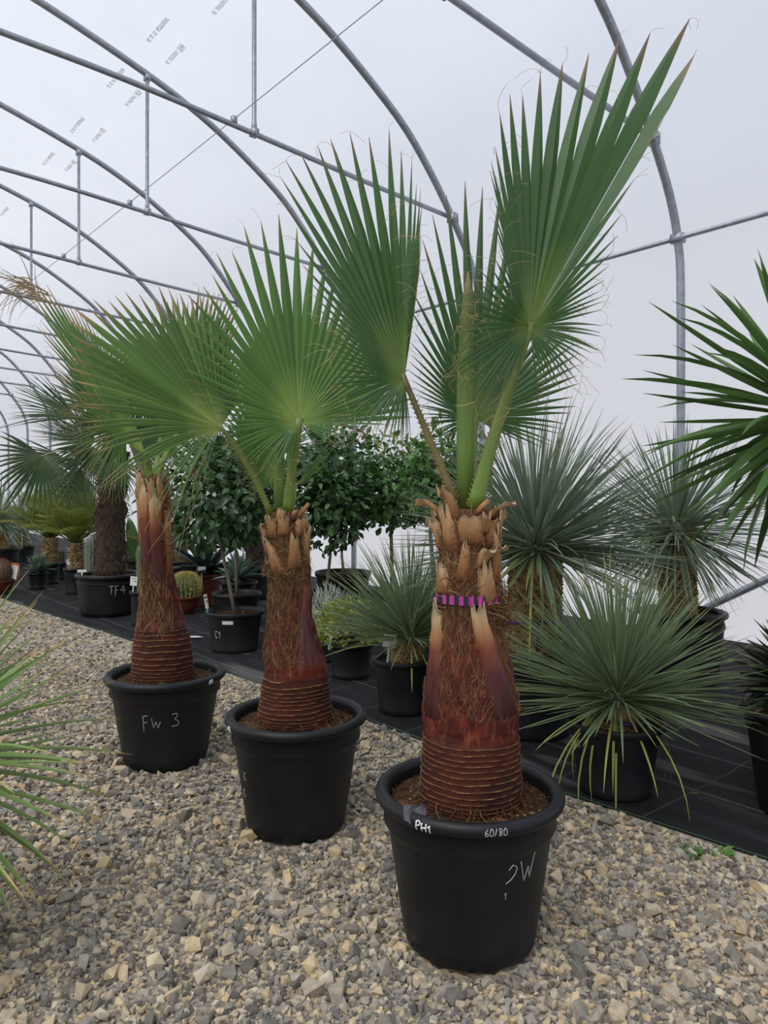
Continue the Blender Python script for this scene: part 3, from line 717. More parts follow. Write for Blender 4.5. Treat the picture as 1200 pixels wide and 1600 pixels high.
def boot(to, surf, qa, qb, za, zb, wa, wb, flare=.02, lift=.004, mat='leaf_boot', tear=.25, seed=1, K=12, bulge=1.0):
    """a leaf base lying on the trunk: from angle qa height za up to qb zb, torn at the top end"""
    r = random.Random(seed); J = 9; vs = []; ts = []; tone = r.uniform(-.12, .12) if mat == 'dry_boot' else 0; bend = r.uniform(-.12, .12)
    for k in range(K):
        s_ = k / (K - 1); z = za + (zb - za) * s_; q0 = qa + (qb - qa) * (s_ ** 1.3); w = wa + (wb - wa) * s_
        for j in range(J):
            u = j / (J - 1) * 2 - 1; zt = z + (r.uniform(-1, .6) * tear * abs(zb - za) * .35 * (1 if k == K - 1 else .4) if k >= K - 2 else 0)
            o_ = lift + .010 * bulge * (1 - u * u) * min(1, s_ * 3) + flare * s_ ** 3
            if k == 0: o_ = -.004
            if j in (0, J - 1): o_ -= .010
            P = surf(q0 + u * w, min(zt, zt))[0]; c = surf(q0 + u * w, min(zt, zt), o_)[0]; vs.append(c); ts.append(min(1, max(0, s_ + tone)))
    fs = [(k * J + j, k * J + j + 1, (k + 1) * J + j + 1, (k + 1) * J + j) for k in range(K - 1) for j in range(J - 1)]
    n0 = len(vs); cen = [surf(qa, za)[0], surf(qb, zb)[0]]; ax = (cen[0] + cen[1]) / 2
    inner = []
    for i, v_ in enumerate(vs):                         # give it thickness
        q_ = V(v_.x - (WLOC[to.name].x), v_.y - WLOC[to.name].y, 0).normalized(); inner.append(v_ - q_ * .006)
    fs += [tuple(x + n0 for x in f[::-1]) for f in fs]
    top = [(K - 1) * J + j for j in range(J)]
    fs += [(top[j], top[j + 1], top[j + 1] + n0, top[j] + n0)[::-1] for j in range(J - 1)]
    mb = MB(); mb.add(vs + inner, fs, t=ts + ts); return mb.build('leaf_boot', mat, to)
def fibres(to, surf, n, za, zb, seed, L=(.04, .12), out=.01, qr=(math.pi, 2 * math.pi), rad=.0008, up=.35, mat='fibre'):
    r = random.Random(seed); mb = MB()
    for i in range(n):
        q = r.uniform(*qr); z = r.uniform(za, zb); l = r.uniform(*L); a_ = r.choice((-1, 1)) * r.uniform(.1, 1.2) * up * 3; pts = []; o0 = r.uniform(.001, out)
        for k in range(6):
            f_ = k / 5; zz_ = z + l * f_ * math.cos(a_) + .006 * math.sin(f_ * 6 + i); R_ = .14
            pts.append(surf(q + l * f_ * math.sin(a_) / R_, zz_, .002 + o0 * math.sin(f_ * 3.1) + r.uniform(0, .003))[0])
        mb.tube(pts, rad, 3, cap=False, k=[r.random()] * (3 * 6))
    mb.build('fibre', mat, to, stuff=True)
def crumbs(so_, c, R, z, n, seed, size=(.004, .012), rmin=0):
    r = random.Random(seed); mb = MB()
    for i in range(n):
        q = r.uniform(0, 6.283); rr_ = math.sqrt(r.uniform((rmin / R) ** 2, 1)) * R; s_ = r.uniform(*size); v_, f_ = ROCKS[r.randrange(len(ROCKS))]
        mb.add([(c[0] + rr_ * math.cos(q) + p[0] * s_, c[1] + rr_ * math.sin(q) + p[1] * s_, z + s_ * .2 + p[2] * s_) for p in v_], [tuple(int(x) for x in ff) for ff in f_], k=[r.random() ** 1.6] * len(v_))
    mb.build('crumbs', 'crumb', so_, False, True)
def roots(to, surf, z, n, seed, Rb):
    r = random.Random(seed); mb = MB(); 
    for i in range(n):
        q = r.uniform(0, 6.283); P = surf(q, z + r.uniform(.004, .05) , .001)[0]; d = V(math.cos(q), math.sin(q), 0); l = r.uniform(.01, .045); tq = V(-math.sin(q), math.cos(q), 0) * r.uniform(-1.6, 1.6)
        pts = [P + (d * f_ + tq * f_ * f_) * l + V(0, 0, -(P.z - z - .004) * f_ ** .7) for f_ in (0, .25, .5, .75, 1)]
        mb.tube(pts, r.uniform(.0008, .0016), 4, cap=False, k=[r.random() ** 2 * .8] * 20)
    mb.build('root_fringe', 'fibre', to, stuff=True)
PI = math.pi
def deg(x): return math.radians(x)

# ---------------- front palm
def palm_pot(x, y, label, R=.307, H=.485, Rb=.218):
    c = (x, y, .012); th = thing('potted_fan_palm', label, 'potted palm', c)
    return th, c, pot(th, c, R, H, Rb, 'step', soil=.05, bump_=.010, seed=int(x * 100) % 97)
def palm_front():
    x, Y = PALMS[0]; th, c, (po, so_, sf) = palm_pot(x, Y, 'tallest fan palm, pink striped tape round its trunk, in black tub')
    crumbs(so_, c, .265, c[2] + .485 - .047, 900, 3, rmin=.1)
    write(po, sf, c, 'PH1', 650, .448, .026, .0022, 'paint_white', .12, -.12); write(po, sf, c, '60/80', 757, .455, .020, .0010, 'chalk', .15)
    write(po, sf, c, '2W', 793, .285, .056, .0011, 'chalk', .22); write(po, sf, c, '1', 788, .235, .022, .0008, 'chalk')
    rows = [(1268, 656, 812), (1235, 657, 813), (1200, 660, 812), (1165, 662, 810), (1140, 664, 809), (1112, 665, 808), (1080, 668, 802), (1050, 672, 795), (1000, 679, 783), (960, 685, 775), (930, 686, 774), (880, 687, 774), (830, 686, 773), (795, 688, 768)]
    to, su, z0, z1 = palm_trunk(th, rows, Y, 18, .262, 4, .0065)
    zz = lambda py: CH - (py - HY) / F * Y
    F_ = -PI / 2
    boot(to, su, F_ + .72, F_ + .20, zz(1110), zz(938), .42, .24, .012, .006, 'leaf_boot', .2, 1, 14)
    boot(to, su, F_ - 1.15, F_ - 1.25, zz(1120), zz(945), .35, .20, .012, .006, 'leaf_boot', .4, 2)
    boot(to, su, F_ + 1.9, F_ + 1.7, zz(1100), zz(930), .5, .3, .01, .006, 'leaf_boot', .3, 3)
    for i, (q, qt, a_, b_, w, w2, fl) in enumerate([(.66, .42, 948, 878, .46, .22, .012), (-.28, -.10, 908, 838, .34, .10, .006), (-1.0, -1.15, 930, 880, .42, .20, .008), (.22, .70, 888, 850, .16, .34, .040), (1.05, .85, 915, 828, .30, .10, .022),
            (.10, -.02, 852, 806, .42, .50, .010), (-.66, -.85, 862, 792, .30, .24, .014), (-1.25, -1.5, 862, 812, .26, .16, .03), (.80, 1.02, 858, 800, .26, .38, .024), (1.45, 1.6, 870, 800, .36, .25, .03), (.55, .50, 835, 802, .20, .10, .030),
            (-.52, -.80, 815, 764, .20, .18, .040), (-.95, -1.35, 818, 782, .12, .10, .075), (.95, 1.25, 812, 786, .18, .26, .065), (2.3, 2.2, 860, 795, .5, .35, .02), (3.3, 3.2, 868, 790, .5, .35, .02), (4.1, 4.2, 872, 800, .4, .3, .02)]):
        boot(to, su, F_ + q, F_ + qt, zz(a_), zz(b_), w, w2, fl, .008, 'dry_boot', .7, 20 + i, 9)
    fibres(to, su, 900, zz(1110), zz(950), 7, (.03, .08), .004, (PI * 1.0, PI * 2.02), .0005, .22)
    fibres(to, su, 420, zz(945), zz(815), 8, (.04, .10), .018, (PI, 2 * PI), 0.00077, .5)
    fibres(to, su, 260, zz(985), zz(925), 9, (.04, .10), .05, (PI * 1.80, PI * 2.05), 0.00077, .5)
    roots(to, su, c[2] + .485 - .05, 110, 5, .16)
    # striped tape round the trunk
    mb = MB(); mk = MB(); z_ = zz(932); nq = 84; hw = .0145
    for j in range(nq):
        pts = [su(2 * PI * (j + d_) / nq, z_, .014)[0] for d_ in (0, 1)]
        tgt = mk if j % 4 in (0, 1) else mb
        tgt.add([pts[0] + V(0, 0, -hw), pts[1] + V(0, 0, -hw), pts[1] + V(0, 0, hw), pts[0] + V(0, 0, hw)], [(0, 1, 2, 3)])
    tb = mb.build('tape_band', 'tape_pink', to); mk.build('tape_stripes', 'tape_black', tb)
    k0 = su(0.25 - PI * .0, z_, .016)[0]; mb = MB(); mb.tube([k0, k0 + V(.004, -.01, .02), k0 + V(.014, -.012, .034), k0 + V(.016, -.01, .01), k0 + V(.006, -.012, -.012)], [.004, .006, .004, .006, .004], 6, .4); mb.build('tape_knot', 'tape_pink', tb)
    mb = MB(); rw = random.Random(8); P0 = at(648, 1238, Y - .17); P0.z = c[2] + .435
    vs = []
    for i in range(6):
        for j in range(7): vs.append(P0 + V((j - 3) * .011 + rw.uniform(-.004, .004), (i - 2.5) * .026, .028 * math.sin(i * .9) + .016 * rw.random() + .02))
    mb.add(vs, [(i * 7 + j, i * 7 + j + 1, (i + 1) * 7 + j + 1, (i + 1) * 7 + j) for i in range(5) for j in range(6)]); mb.build('plastic_scrap', 'plastic_wrap', so_)
    # fronds
    top = at(728, 800, Y)
    fo, hub = frond(th, (632, 592, 2.38), [(645, 690, .02, .1, .1), (625, 690, -.05, .12, .1), (590, 670, -.10, .2, .1), (548, 660, -.13, .3, .1), (520, 632, -.15, .35, .08), (510, 595, -.16, .4, .05), (512, 555, -.15, .45, .0), (508, 510, -.14, .5, 0), (480, 430, -.12, .55, 0), (447, 262, -.08, .58, 0), (478, 232, -.04, .58, 0), (505, 208, -.0, .57, 0), (540, 196, .02, .56, 0), (578, 198, .02, .56, 0), (612, 210, .0, .56, 0), (640, 248, -.05, .58, 0), (658, 300, -.12, .62, 0), (658, 400, -.22, .7, 0), (650, 470, -.26, .7, 0)], 58, 'fan_blade_deep', 11, threads=150)
    petiole(fo, at(712, 782, Y - .03), at(672, 690, 2.40), hub, .013, .009, 'old_petiole', .6, 22, 1)
    fo, hub = frond(th, (828, 512, 2.30), [(800, 600, -.05, .15, .15), (765, 622, -.12, .2, .12), (728, 618, -.16, .25, .12), (704, 588, -.18, .3, .1), (700, 548, -.2, .3, .1), (718, 505, -.2, .4, .06), (722, 480, -.2, .4, .04), (780, 400, -.2, .6, 0), (770, 300, -.18, .7, 0), (765, 245, -.14, .68, 0), (784, 180, -.09, .66, 0), (812, 138, -.04, .64, 0), (846, 110, .0, .62, 0), (880, 84, .03, .61, 0), (916, 76, .05, .61, 0), (955, 64, .06, .62, 0), (998, 48, .05, .64, 0), (1044, 28, .02, .68, 0), (1080, 34, -.02, .72, 0), (1104, 48, -.06, .80, 0), (992, 270, -.12, .6, 0), (975, 320, -.12, .5, 0), (958, 390, -.12, .5, 0), (942, 440, -.12, .4, .02), (935, 478, -.12, .3, .04), (940, 520, -.1, .25, .08), (915, 560, -.08, .2, .1), (872, 590, -.05, .15, .15), (838, 600, -.02, .12, .15)], 66, 'fan_blade_deep', 12, threads=170)
    petiole(fo, at(741, 795, Y - .05), at(768, 680, 2.36), hub, .027, .014, 'petiole', .5, 26, 2)
    fo, hub = frond(th, (742, 655, 2.55), [(690, 685, .05, .2, .1), (655, 640, .04, .3, .05), (643, 590, .02, .45, 0), (645, 520, .0, .5, 0), (655, 430, .0, .5, 0), (674, 345, .0, .5, 0), (698, 315, .02, .5, 0), (722, 288, .04, .5, 0), (748, 280, .05, .5, 0), (775, 296, .05, .5, 0), (805, 330, .05, .5, 0), (842, 400, .05, .5, 0), (872, 480, .03, .55, 0), (892, 545, .0, .6, .0), (902, 592, -.02, .6, .03), (898, 628, -.04, .58, .05), (880, 662, -.05, .5, .05), (855, 694, -.06, .45, .06), (812, 690, -.03, .2, .08)], 52, 'fan_blade_deep', 13, threads=110)
    petiole(fo, at(733, 795, Y + .02), at(735, 720, 2.5), hub, .024, .014, 'petiole', .5)
    # unopened spear
    mb = MB(); P = [at(728, 798, Y - .01), at(727, 700, Y - .02), at(727, 600, Y - .03), at(729, 520, Y - .03), at(731, 460, Y - .03), at(732, 425, Y - .03)]
    mb.tube(P, [.029, .029, .028, .024, .016, .002], 12, .5, V(1, 0, 0)); sp_ = mb.build('spear_leaf', 'spear', th)
    mb = MB(); r = random.Random(4)
    for q in range(26):
        f_ = r.random(); p = P[2].lerp(P[5], f_) + V(r.uniform(-.025, .025), -.012, 0); pts = [p]; dd = V(r.uniform(-1, 1), -.3, r.uniform(-.6, .6)).normalized(); cu = V(r.uniform(-.4, .4), 0, r.uniform(-.6, .2))
        for k in range(5): dd = (dd + cu).normalized(); pts.append(pts[-1] + dd * .012)
        mb.tube(pts, .0006, 3, cap=False)
    mb.build('threads', 'thread', sp_, stuff=True)
    mb = MB(); mb.tube([at(742, 806, Y - .08), at(752, 792, Y - .09), at(764, 782, Y - .10)], [.010, .0085, .008], 8, .7); mb.build('cut_stub', 'thorn', th)
palm_front()
def palm_mid():
    x, Y = PALMS[1]; th, c, (po, so_, sf) = palm_pot(x, Y, 'fan palm with hairy red-brown trunk in black tub, short brown stub at crown')
    crumbs(so_, c, .265, c[2] + .485 - .047, 700, 4, rmin=.1)
    write(po, sf, c, '60', 358, .445, .022, .0024, 'paint_white', .1); write(po, sf, c, 'C', 382, .24, .035, .0009); write(po, sf, c, 'C', 382, .16, .035, .0009)
    rows = [(1125, 404, 520), (1105, 405, 517), (1085, 408, 515), (1065, 410, 514), (1050, 412, 512), (1030, 413, 507), (1010, 415, 500), (985, 418, 493), (960, 420, 487), (920, 421, 485), (890, 420, 484), (850, 419, 480), (820, 419, 476), (802, 420, 472)]
    to, su, z0, z1 = palm_trunk(th, rows, Y, 13, .225, 9, .0065)
    zz = lambda py: CH - (py - HY) / F * Y
    F_ = -PI / 2
    boot(to, su, F_ + .70, F_ + 1.05, zz(1052), zz(905), .62, .24, -.004, .004, 'red_boot', .05, 31, 16, 1.1)
    for i, (q, qt, a_, b_, w, w2, fl) in enumerate([(-.35, -1.0, 902, 838, .50, .12, .012), (.40, .48, 890, 832, .42, .20, .010), (1.2, 1.2, 890, 820, .3, .2, .02), (-1.3, -1.4, 870, 820, .3, .2, .02), (-.05, .0, 838, 806, .35, .30, .012), (-.65, -.7, 842, 806, .30, .25, .02), (.85, .95, 838, 808, .35, .3, .012), (-.2, -.1, 818, 795, .3, .25, .0), (2.2, 2.2, 870, 800, .5, .4, .01), (3.4, 3.4, 870, 800, .5, .4, .01), (4.3, 4.3, 870, 805, .4, .3, .01)]):
        boot(to, su, F_ + q, F_ + qt, zz(a_), zz(b_), w, w2, fl, .008, 'dry_boot', .5, 40 + i, 9)
    boot(to, su, F_ + .62, F_ + .75, zz(815), zz(796), .25, .2, .01, .01, 'leaf_boot', .3, 61, 8)
    fibres(to, su, 900, zz(1040), zz(900), 17, (.03, .08), .005, (PI * 1.0, PI * 1.72), .0006, .3)
    fibres(to, su, 460, zz(905), zz(815), 18, (.04, .10), .016, (PI, 2 * PI), 0.00077, .6)
    fibres(to, su, 110, zz(900), zz(892), 19, (.02, .06), .03, (PI, PI * 1.5), 0.00084, .5)
    roots(to, su, c[2] + .485 - .05, 110, 6, .16)
    fo, hub = frond(th, (467, 660, 3.12), [(452, 738, -.05, .15, .15), (428, 730, -.10, .15, .15), (395, 708, -.12, .2, .1), (352, 692, -.12, .4, .08), (340, 668, -.10, .45, .02), (310, 620, -.08, .5, 0), (288, 568, -.06, .52, 0), (290, 500, -.04, .53, 0), (305, 455, -.02, .54, 0), (335, 405, 0, .55, 0), (368, 375, .02, .55, 0), (402, 345, .04, .55, 0), (438, 332, .05, .55, 0), (478, 362, .06, .57, 0), (515, 400, .06, .6, 0), (560, 440, .06, .62, 0), (600, 500, .05, .65, 0), (630, 560, .04, .66, 0), (648, 615, .02, .68, 0), (640, 652, -.02, .68, 0), (570, 668, -.05, .4, .05), (510, 685, -.05, .2, .1)], 60, 'fan_blade', 21, threads=80)
    petiole(fo, at(449, 800, Y - .05), at(455, 730, 3.14), hub, .024, .017, 'petiole', .5, 10, 3)
    fo, hub = frond(th, (345, 668, 3.05), [(320, 720, -.1, .1, .3), (300, 735, -.14, .25, .45), (262, 735, -.18, .35, .45), (215, 728, -.22, .4, .4), (185, 722, -.22, .5, .32), (158, 700, -.22, .55, .2), (140, 672, -.22, .6, .1), (128, 640, -.2, .6, .06), (118, 600, -.17, .62, .04), (105, 530, -.12, .66, .02), (112, 480, -.08, .7, 0), (150, 472, -.02, .70, 0), (185, 462, .03, .68, 0), (225, 460, .07, .68, 0), (258, 450, .1, .68, 0), (290, 452, .13, .68, 0), (320, 460, .15, .68, 0), (350, 490, .15, .68, 0), (372, 560, .13, .7, 0), (382, 610, .1, .6, 0)], 52, 'fan_blade_dry', 22, threads=130)
    petiole(fo, at(424, 806, Y - .04), at(392, 722, 3.12), hub, .0135, .010, 'petiole', .6, 24, 4)
    fo, hub = frond(th, (432, 752, 3.40), [(400, 770, .05, .3, .05), (372, 730, .05, .5, 0), (348, 690, .05, .6, 0), (345, 640, .05, .6, 0), (352, 590, .05, .6, 0), (372, 560, .05, .6, 0), (398, 545, .05, .6, 0), (425, 570, .05, .6, 0), (442, 620, .05, .6, 0)], 30, 'fan_blade', 23, threads=20)
    petiole(fo, at(437, 806, Y + .02), at(436, 780, 3.3), hub, .02, .016, 'petiole', .5)
    fo, hub = frond(th, (462, 760, 3.30), [(495, 742, 0, .3), (520, 712, 0, .4), (528, 690, 0, .4), (518, 684, .02, .4), (500, 705, .02, .4)], 6, 'fan_blade', 24, threads=0, K=8)
    petiole(fo, at(455, 802, Y), at(458, 780, Y), hub, .014, .008, 'petiole', .6)
    mb = MB(); P = [at(438, 802, Y - .02), at(437, 740, Y - .03), at(437, 690, Y - .03), at(437, 640, Y - .02), at(437, 600, Y)]
    mb.tube(P, [.024, .022, .02, .015, .002], 10, .5, V(1, 0, 0)); mb.build('spear_leaf', 'spear', th)
    mb = MB(); mb.tube([at(466, 808, Y - .06), at(474, 797, Y - .08), at(482, 787, Y - .09)], [.014, .011, .009], 8, .8); mb.build('cut_stub', 'thorn', th)
palm_mid()
def palm_back():
    x, Y = PALMS[2]; th, c, (po, so_, sf) = palm_pot(x, Y, 'fan palm with smooth dark red trunk in black tub marked FW 3', .320, .475, .225)
    crumbs(so_, c, .275, c[2] + .475 - .047, 500, 5, rmin=.1)
    write(po, sf, c, 'Fw 3', 225, .235, .068, .0013, 'chalk', .18, .06); write(po, sf, c, '60', 326, .438, .022, .0022, 'paint_white', .1)
    rows = [(1072, 208, 303), (1050, 208, 301), (1025, 209, 299), (1000, 211, 296), (982, 214, 290), (962, 218, 283), (940, 221, 277), (915, 222, 272), (880, 222, 267), (840, 221, 264), (800, 219, 263), (770, 218, 262), (745, 216, 258)]
    to, su, z0, z1 = palm_trunk(th, rows, Y, 15, .285, 14, .0075)
    zz = lambda py: CH - (py - HY) / F * Y
    F_ = -PI / 2
    for i, (q, qt, a_, b_, w, w2, fl, mt) in enumerate([(-.50, -.45, 905, 752, .48, .40, .004, 'leaf_boot'), (.42, .36, 918, 768, .50, .42, .006, 'leaf_boot'), (1.35, 1.3, 900, 790, .4, .3, .01, 'dry_boot'), (-1.3, -1.3, 860, 770, .35, .25, .01, 'dry_boot'), (-.55, -.7, 800, 738, .35, .2, .02, 'dry_boot'), (.1, .15, 795, 750, .3, .25, .01, 'dry_boot'), (.7, .8, 800, 742, .3, .2, .02, 'dry_boot'), (2.4, 2.4, 850, 745, .6, .4, .01, 'dry_boot'), (3.8, 3.8, 850, 745, .6, .4, .01, 'dry_boot')]):
        boot(to, su, F_ + q, F_ + qt, zz(a_), zz(b_), w, w2, fl, .006, mt, .4, 70 + i, 11, .7)
    fibres(to, su, 420, zz(990), zz(900), 27, (.05, .12), .005, (PI * 1.2, PI * 1.75), 0.00084, .22)
    fibres(to, su, 260, zz(870), zz(750), 28, (.04, .10), .03, (PI * 1.75, PI * 2.1), 0.00084, .5)
    roots(to, su, c[2] + .475 - .05, 80, 7, .16)
    mb = MB()
    for i in range(9):
        q = i * 2.4; P0 = at(252, 1064, Y - .19); P0.z = c[2] + .43
        mb.ribbon([P0 + V(math.cos(q), math.sin(q), 0) * .01 * s_ * 3 + V(0, 0, .018 * math.sin(s_ * 2)) for s_ in (0, .4, .8, 1)], [.002, .009, .007, .001], V(0, 0, 1), .1)
    mb.build('seedling_weed', 'weed_leaf', so_)
    fo, hub = frond(th, (228, 712, 3.95), [(120, 640, -.1, .6), (80, 555, -.08, .7), (52, 470, -.05, .74, .02), (44, 436, -.03, .78, 0), (70, 446, 0, .78, 0), (98, 468, .04, .78, 0), (125, 488, .08, .76, 0), (150, 512, .1, .74, 0), (170, 540, .1, .72, 0)], 34, 'fan_blade_dry', 31, threads=70)
    petiole(fo, at(234, 745, Y), at(231, 730, Y), hub, .024, .018, 'petiole', .6)
    r = random.Random(3); mb = MB()      # withered ends of that frond
    for q in range(40):
        f_ = r.random(); p = at(46 + 34 * f_ ** 2 + r.uniform(-5, 5), 440 + 26 * f_ + r.uniform(-6, 10), 3.9 + r.uniform(-.05, .08)); pts = [p]; dd = V(-.75 + r.uniform(-.45, .5), r.uniform(-.3, .3), .55 + r.uniform(-.5, .4)).normalized(); cu = V(r.uniform(-.12, .12), 0, -r.choice((.02, .08, .3, .55)) * r.random()); l = r.uniform(.10, .38)
        for k in range(7): dd = (dd + cu).normalized(); pts.append(pts[-1] + dd * l / 7)
        mb.ribbon(pts, [.0035, .003, .0026, .0022, .0018, .0013, .0009, .0005], V(0, -1, 0), .4)
    mb.build('withered_tips', 'withered', fo, stuff=True)
    fo, hub = frond(th, (292, 655, 4.05), [(215, 600, 0, .7), (222, 530, 0, .72), (245, 480, .03, .74, 0), (275, 470, .05, .76, 0), (300, 462, .06, .76, 0), (322, 448, .06, .76, 0), (342, 446, .05, .76, 0), (358, 456, .03, .77, 0), (370, 472, 0, .78, 0), (372, 520, -.03, .8, 0), (355, 570, -.05, .8, 0)], 40, 'fan_blade_dry', 32, threads=60)
    petiole(fo, at(243, 748, Y), at(262, 700, 4.0), hub, .02, .013, 'petiole', .6, 10, 6)
    fo, hub = frond(th, (196, 668, 4.1), [(200, 745, -.1, .2, .2), (170, 752, -.12, .3, .2), (140, 730, -.12, .4, .2), (118, 700, -.12, .5, .1), (110, 655, -.1, .5, .1), (125, 610, -.05, .55, .05), (150, 580, 0, .55, 0), (180, 565, .03, .55, 0), (215, 570, .03, .55, 0), (240, 600, 0, .5, 0)], 44, 'fan_blade_dry', 33, threads=60)
    petiole(fo, at(228, 748, Y), at(210, 705, 4.05), hub, .02, .012, 'old_petiole', .6, 10, 7)
    fo, hub = frond(th, (252, 680, 4.2), [(285, 740, 0, .3, .2), (300, 700, 0, .5), (310, 640, 0, .55), (290, 590, .02, .55), (260, 570, .03, .55), (232, 590, .02, .55)], 30, 'fan_blade', 34, threads=20)
    petiole(fo, at(240, 748, Y + .02), at(246, 720, 4.1), hub, .02, .012, 'petiole', .6)
palm_back()

# ------------------------------------------------------------------ yuccas
SH_YUC = ([0, .06, .3, .6, .85, 1], [.5, .42, .5, .45, .25, .02])
LV_ROS = leaf_variants('yucca_leaf', 'rostrata_leaf', SH_YUC, (-.04, .03, .10, .18), .8)
LV_ROG = leaf_variants('yucca_leaf_green', 'rostrata_green', SH_YUC, (-.03, .06, .14, .24), .8)
LV_RO2 = leaf_variants('yucca_leaf_stiff', 'rostrata_green', SH_YUC, (-.03, .02, .06, .13), .8)
LV_YEL = leaf_variants('yucca_leaf_yellow', 'yellowed_leaf', SH_YUC, (.25, .5, .8), .8)
LV_BRD = leaf_variants('broad_leaf', 'broad_yucca', ([0, .1, .3, .55, .8, 1], [.35, .34, .46, .5, .32, .015]), (-.05, .04, .12, .22), .7, ratio=.07)
LV_EDG = leaf_variants('edge_leaf', 'edge_yucca', ([0, .1, .35, .7, 1], [.45, .4, .5, .35, .02]), (0, .08, .16), .8, ratio=.04)
def rosette(th, C, n, el, L, w, variants, rng_, limit=300, rad=.05, pole=.0, tilt=(0, 0), core=.1, low_short=.0):
    """leaves spread evenly round a crown; el = lowest and highest elevation in degrees"""
    mb = MB(); mb.lathe(C, [(rad * 1.25 * math.cos(q), rad * 1.6 * math.sin(q)) for q in [PI * (k / 8 - .5) for k in range(9)]], 14, t=.2, k=.2); ho = link('crown_heart', mb.mesh('crown_heart', WLOC[th.name]), variants[0].materials[0], th)
    s0, s1 = math.sin(deg(el[0])), math.sin(deg(el[1])); mats = []
    for i in range(n):
        s_ = s0 + (s1 - s0) * ((i + .5) / n) ** (1 + pole); az = i * GA + rng_.uniform(-.2, .2); d = dirv(az, math.asin(max(-1, min(1, s_))) + rng_.gauss(0, .06)); d = (d + V(tilt[0], tilt[1], 0)).normalized()
        ll = L * rng_.uniform(.82, 1.08) * (1 - low_short * max(0, -d.z))
        base = Vector(C) + V(d.x, d.y, 0) * rad + V(0, 0, d.z * core)
        mats.append(frame(base, d, V(0, 0, 1) + V(rng_.uniform(-.3, .3), rng_.uniform(-.3, .3), 0), ll, w * rng_.uniform(.8, 1.15)))
    place(th, 'leaf', variants, mats, rng_, limit, 'leaf_mass')
def scaly_trunk(th, P0, P1, r0, r1, size, seed, name='trunk', rows=None, mat='leaf_scale'):
    P0, P1 = Vector(P0), Vector(P1); mb = MB(); L = (P1 - P0).length; K = 8
    mb.tube([P0.lerp(P1, k / (K - 1)) for k in range(K)], [r0 + (r1 - r0) * k / (K - 1) for k in range(K)], 20, 1, V(1, 0, 0), k=.5); to = mb.build(name, mat, th)
    mb = MB(); rg_ = random.Random(seed); rows = rows or int(L / (size * .62)); 
    for i in range(rows):
        f_ = (i + .3) / rows; C = P0.lerp(P1, f_); R_ = r0 + (r1 - r0) * f_; n = max(8, int(2 * PI * R_ / size))
        for j in range(n):
            q = 2 * PI * (j + .5 * (i % 2) + rg_.uniform(-.2, .2)) / n; d = V(math.cos(q), math.sin(q), 0); tq = V(-math.sin(q), math.cos(q), 0); s_ = size * rg_.uniform(.8, 1.2); up = rg_.uniform(-.1, .5)
            b = C + d * (R_ - .003) + V(0, 0, rg_.uniform(-.2, .2) * size)
            tip = b + d * s_ * rg_.uniform(.45, .8) + V(0, 0, s_ * up)
            mb.add([b - tq * s_ * .5, b + V(0, 0, s_ * .5), b + tq * s_ * .5, b - V(0, 0, s_ * .5), tip], [(0, 4, 1), (1, 4, 2), (2, 4, 3), (3, 4, 0)], k=rg_.random())
    mb.build('leaf_scales', mat, to, False, True); return to
def yucca(label, px, Y, R, H, Rb, crown, trunk_r, n, L, w, el, variants, seed, yellow=0, z0=CZ, style='plain', tilt=(0, 0), limit=300, scale=.03, group=None, leanx=0, soil=.04, low_short=.25, name='potted_yucca'):
    r = random.Random(seed); x = xg(px, Y); c = (x, Y, z0); th = thing(name, label, 'potted yucca', c, group); pt = pot(th, c, R, H, Rb, style, soil=soil, seed=seed, n=40)
    cz = CH - (crown[1] - HY) / F * Y; cx_ = xg(crown[0], Y); zb = z0 + H - soil - .01
    scaly_trunk(th, (x + leanx, Y, zb), (cx_, Y, cz), trunk_r * 1.04, trunk_r, scale, seed)
    rosette(th, (cx_, Y, cz), n, el, L, w, variants, r, limit, trunk_r * .7, tilt=tilt, core=.10, low_short=low_short)
    if yellow:
        ms = []
        for i in range(yellow):
            az = r.uniform(PI, 2 * PI); d = dirv(az, deg(r.uniform(-35, 15))); ms.append(frame((cx_ + d.x * trunk_r, Y + d.y * trunk_r, cz - .03), d, V(0, 0, 1), L * r.uniform(.45, .9), w * 1.0))
        place(th, 'leaf', LV_YEL, ms, r, 300)
    return th, c, pt, (cx_, Y, cz)
th, c, pt, cc_ = yucca('tall blue-green yucca with scaly trunk tied with purple ribbon', 832, 4.45, .28, .50, .22, (838, 858), .150, 600, .86, .0145, (-16, 88), LV_ROS, 101, 16, scale=.032)
for z_, a_ in ((CH - (966 - HY) / F * 4.45, 0),):
    mb = MB(); mb.tube([(c[0] + .178 * math.cos(q), c[1] + .178 * math.sin(q), z_ + .012 * math.sin(q * 3)) for q in [2 * PI * k / 40 for k in range(41)]], .008, 6); rb = mb.build('ribbon', 'ribbon_purple', th)
    mb = MB(); mb.tube([(c[0] - .01, c[1] - .185, z_), (c[0] - .008, c[1] - .188, z_ - .09), (c[0] - .012, c[1] - .183, z_ - .17)], .007, 6); mb.build('ribbon_tail', 'ribbon_purple', rb)
th, c, pt, cc_ = yucca('low spreading yucca with yellow leaf tips in pot marked VR13', 960, 3.57, .236, .345, .170, (965, 1095), .105, 520, .63, .0115, (-3, 86), LV_RO2, 102, 15, scale=.022)
write(pt[0], pt[2], c, 'VR13', 893, .225, .036, .0010, 'chalk', .15)
mb = MB(); mb.tube([(cc_[0] + .118 * math.cos(q), cc_[1] + .118 * math.sin(q), c[2] + .345 + .005 + .012 * math.sin(2 * q)) for q in [2 * PI * k / 40 for k in range(41)]], .011, 6, 1.0); mb.build('ribbon', 'ribbon_purple', th)
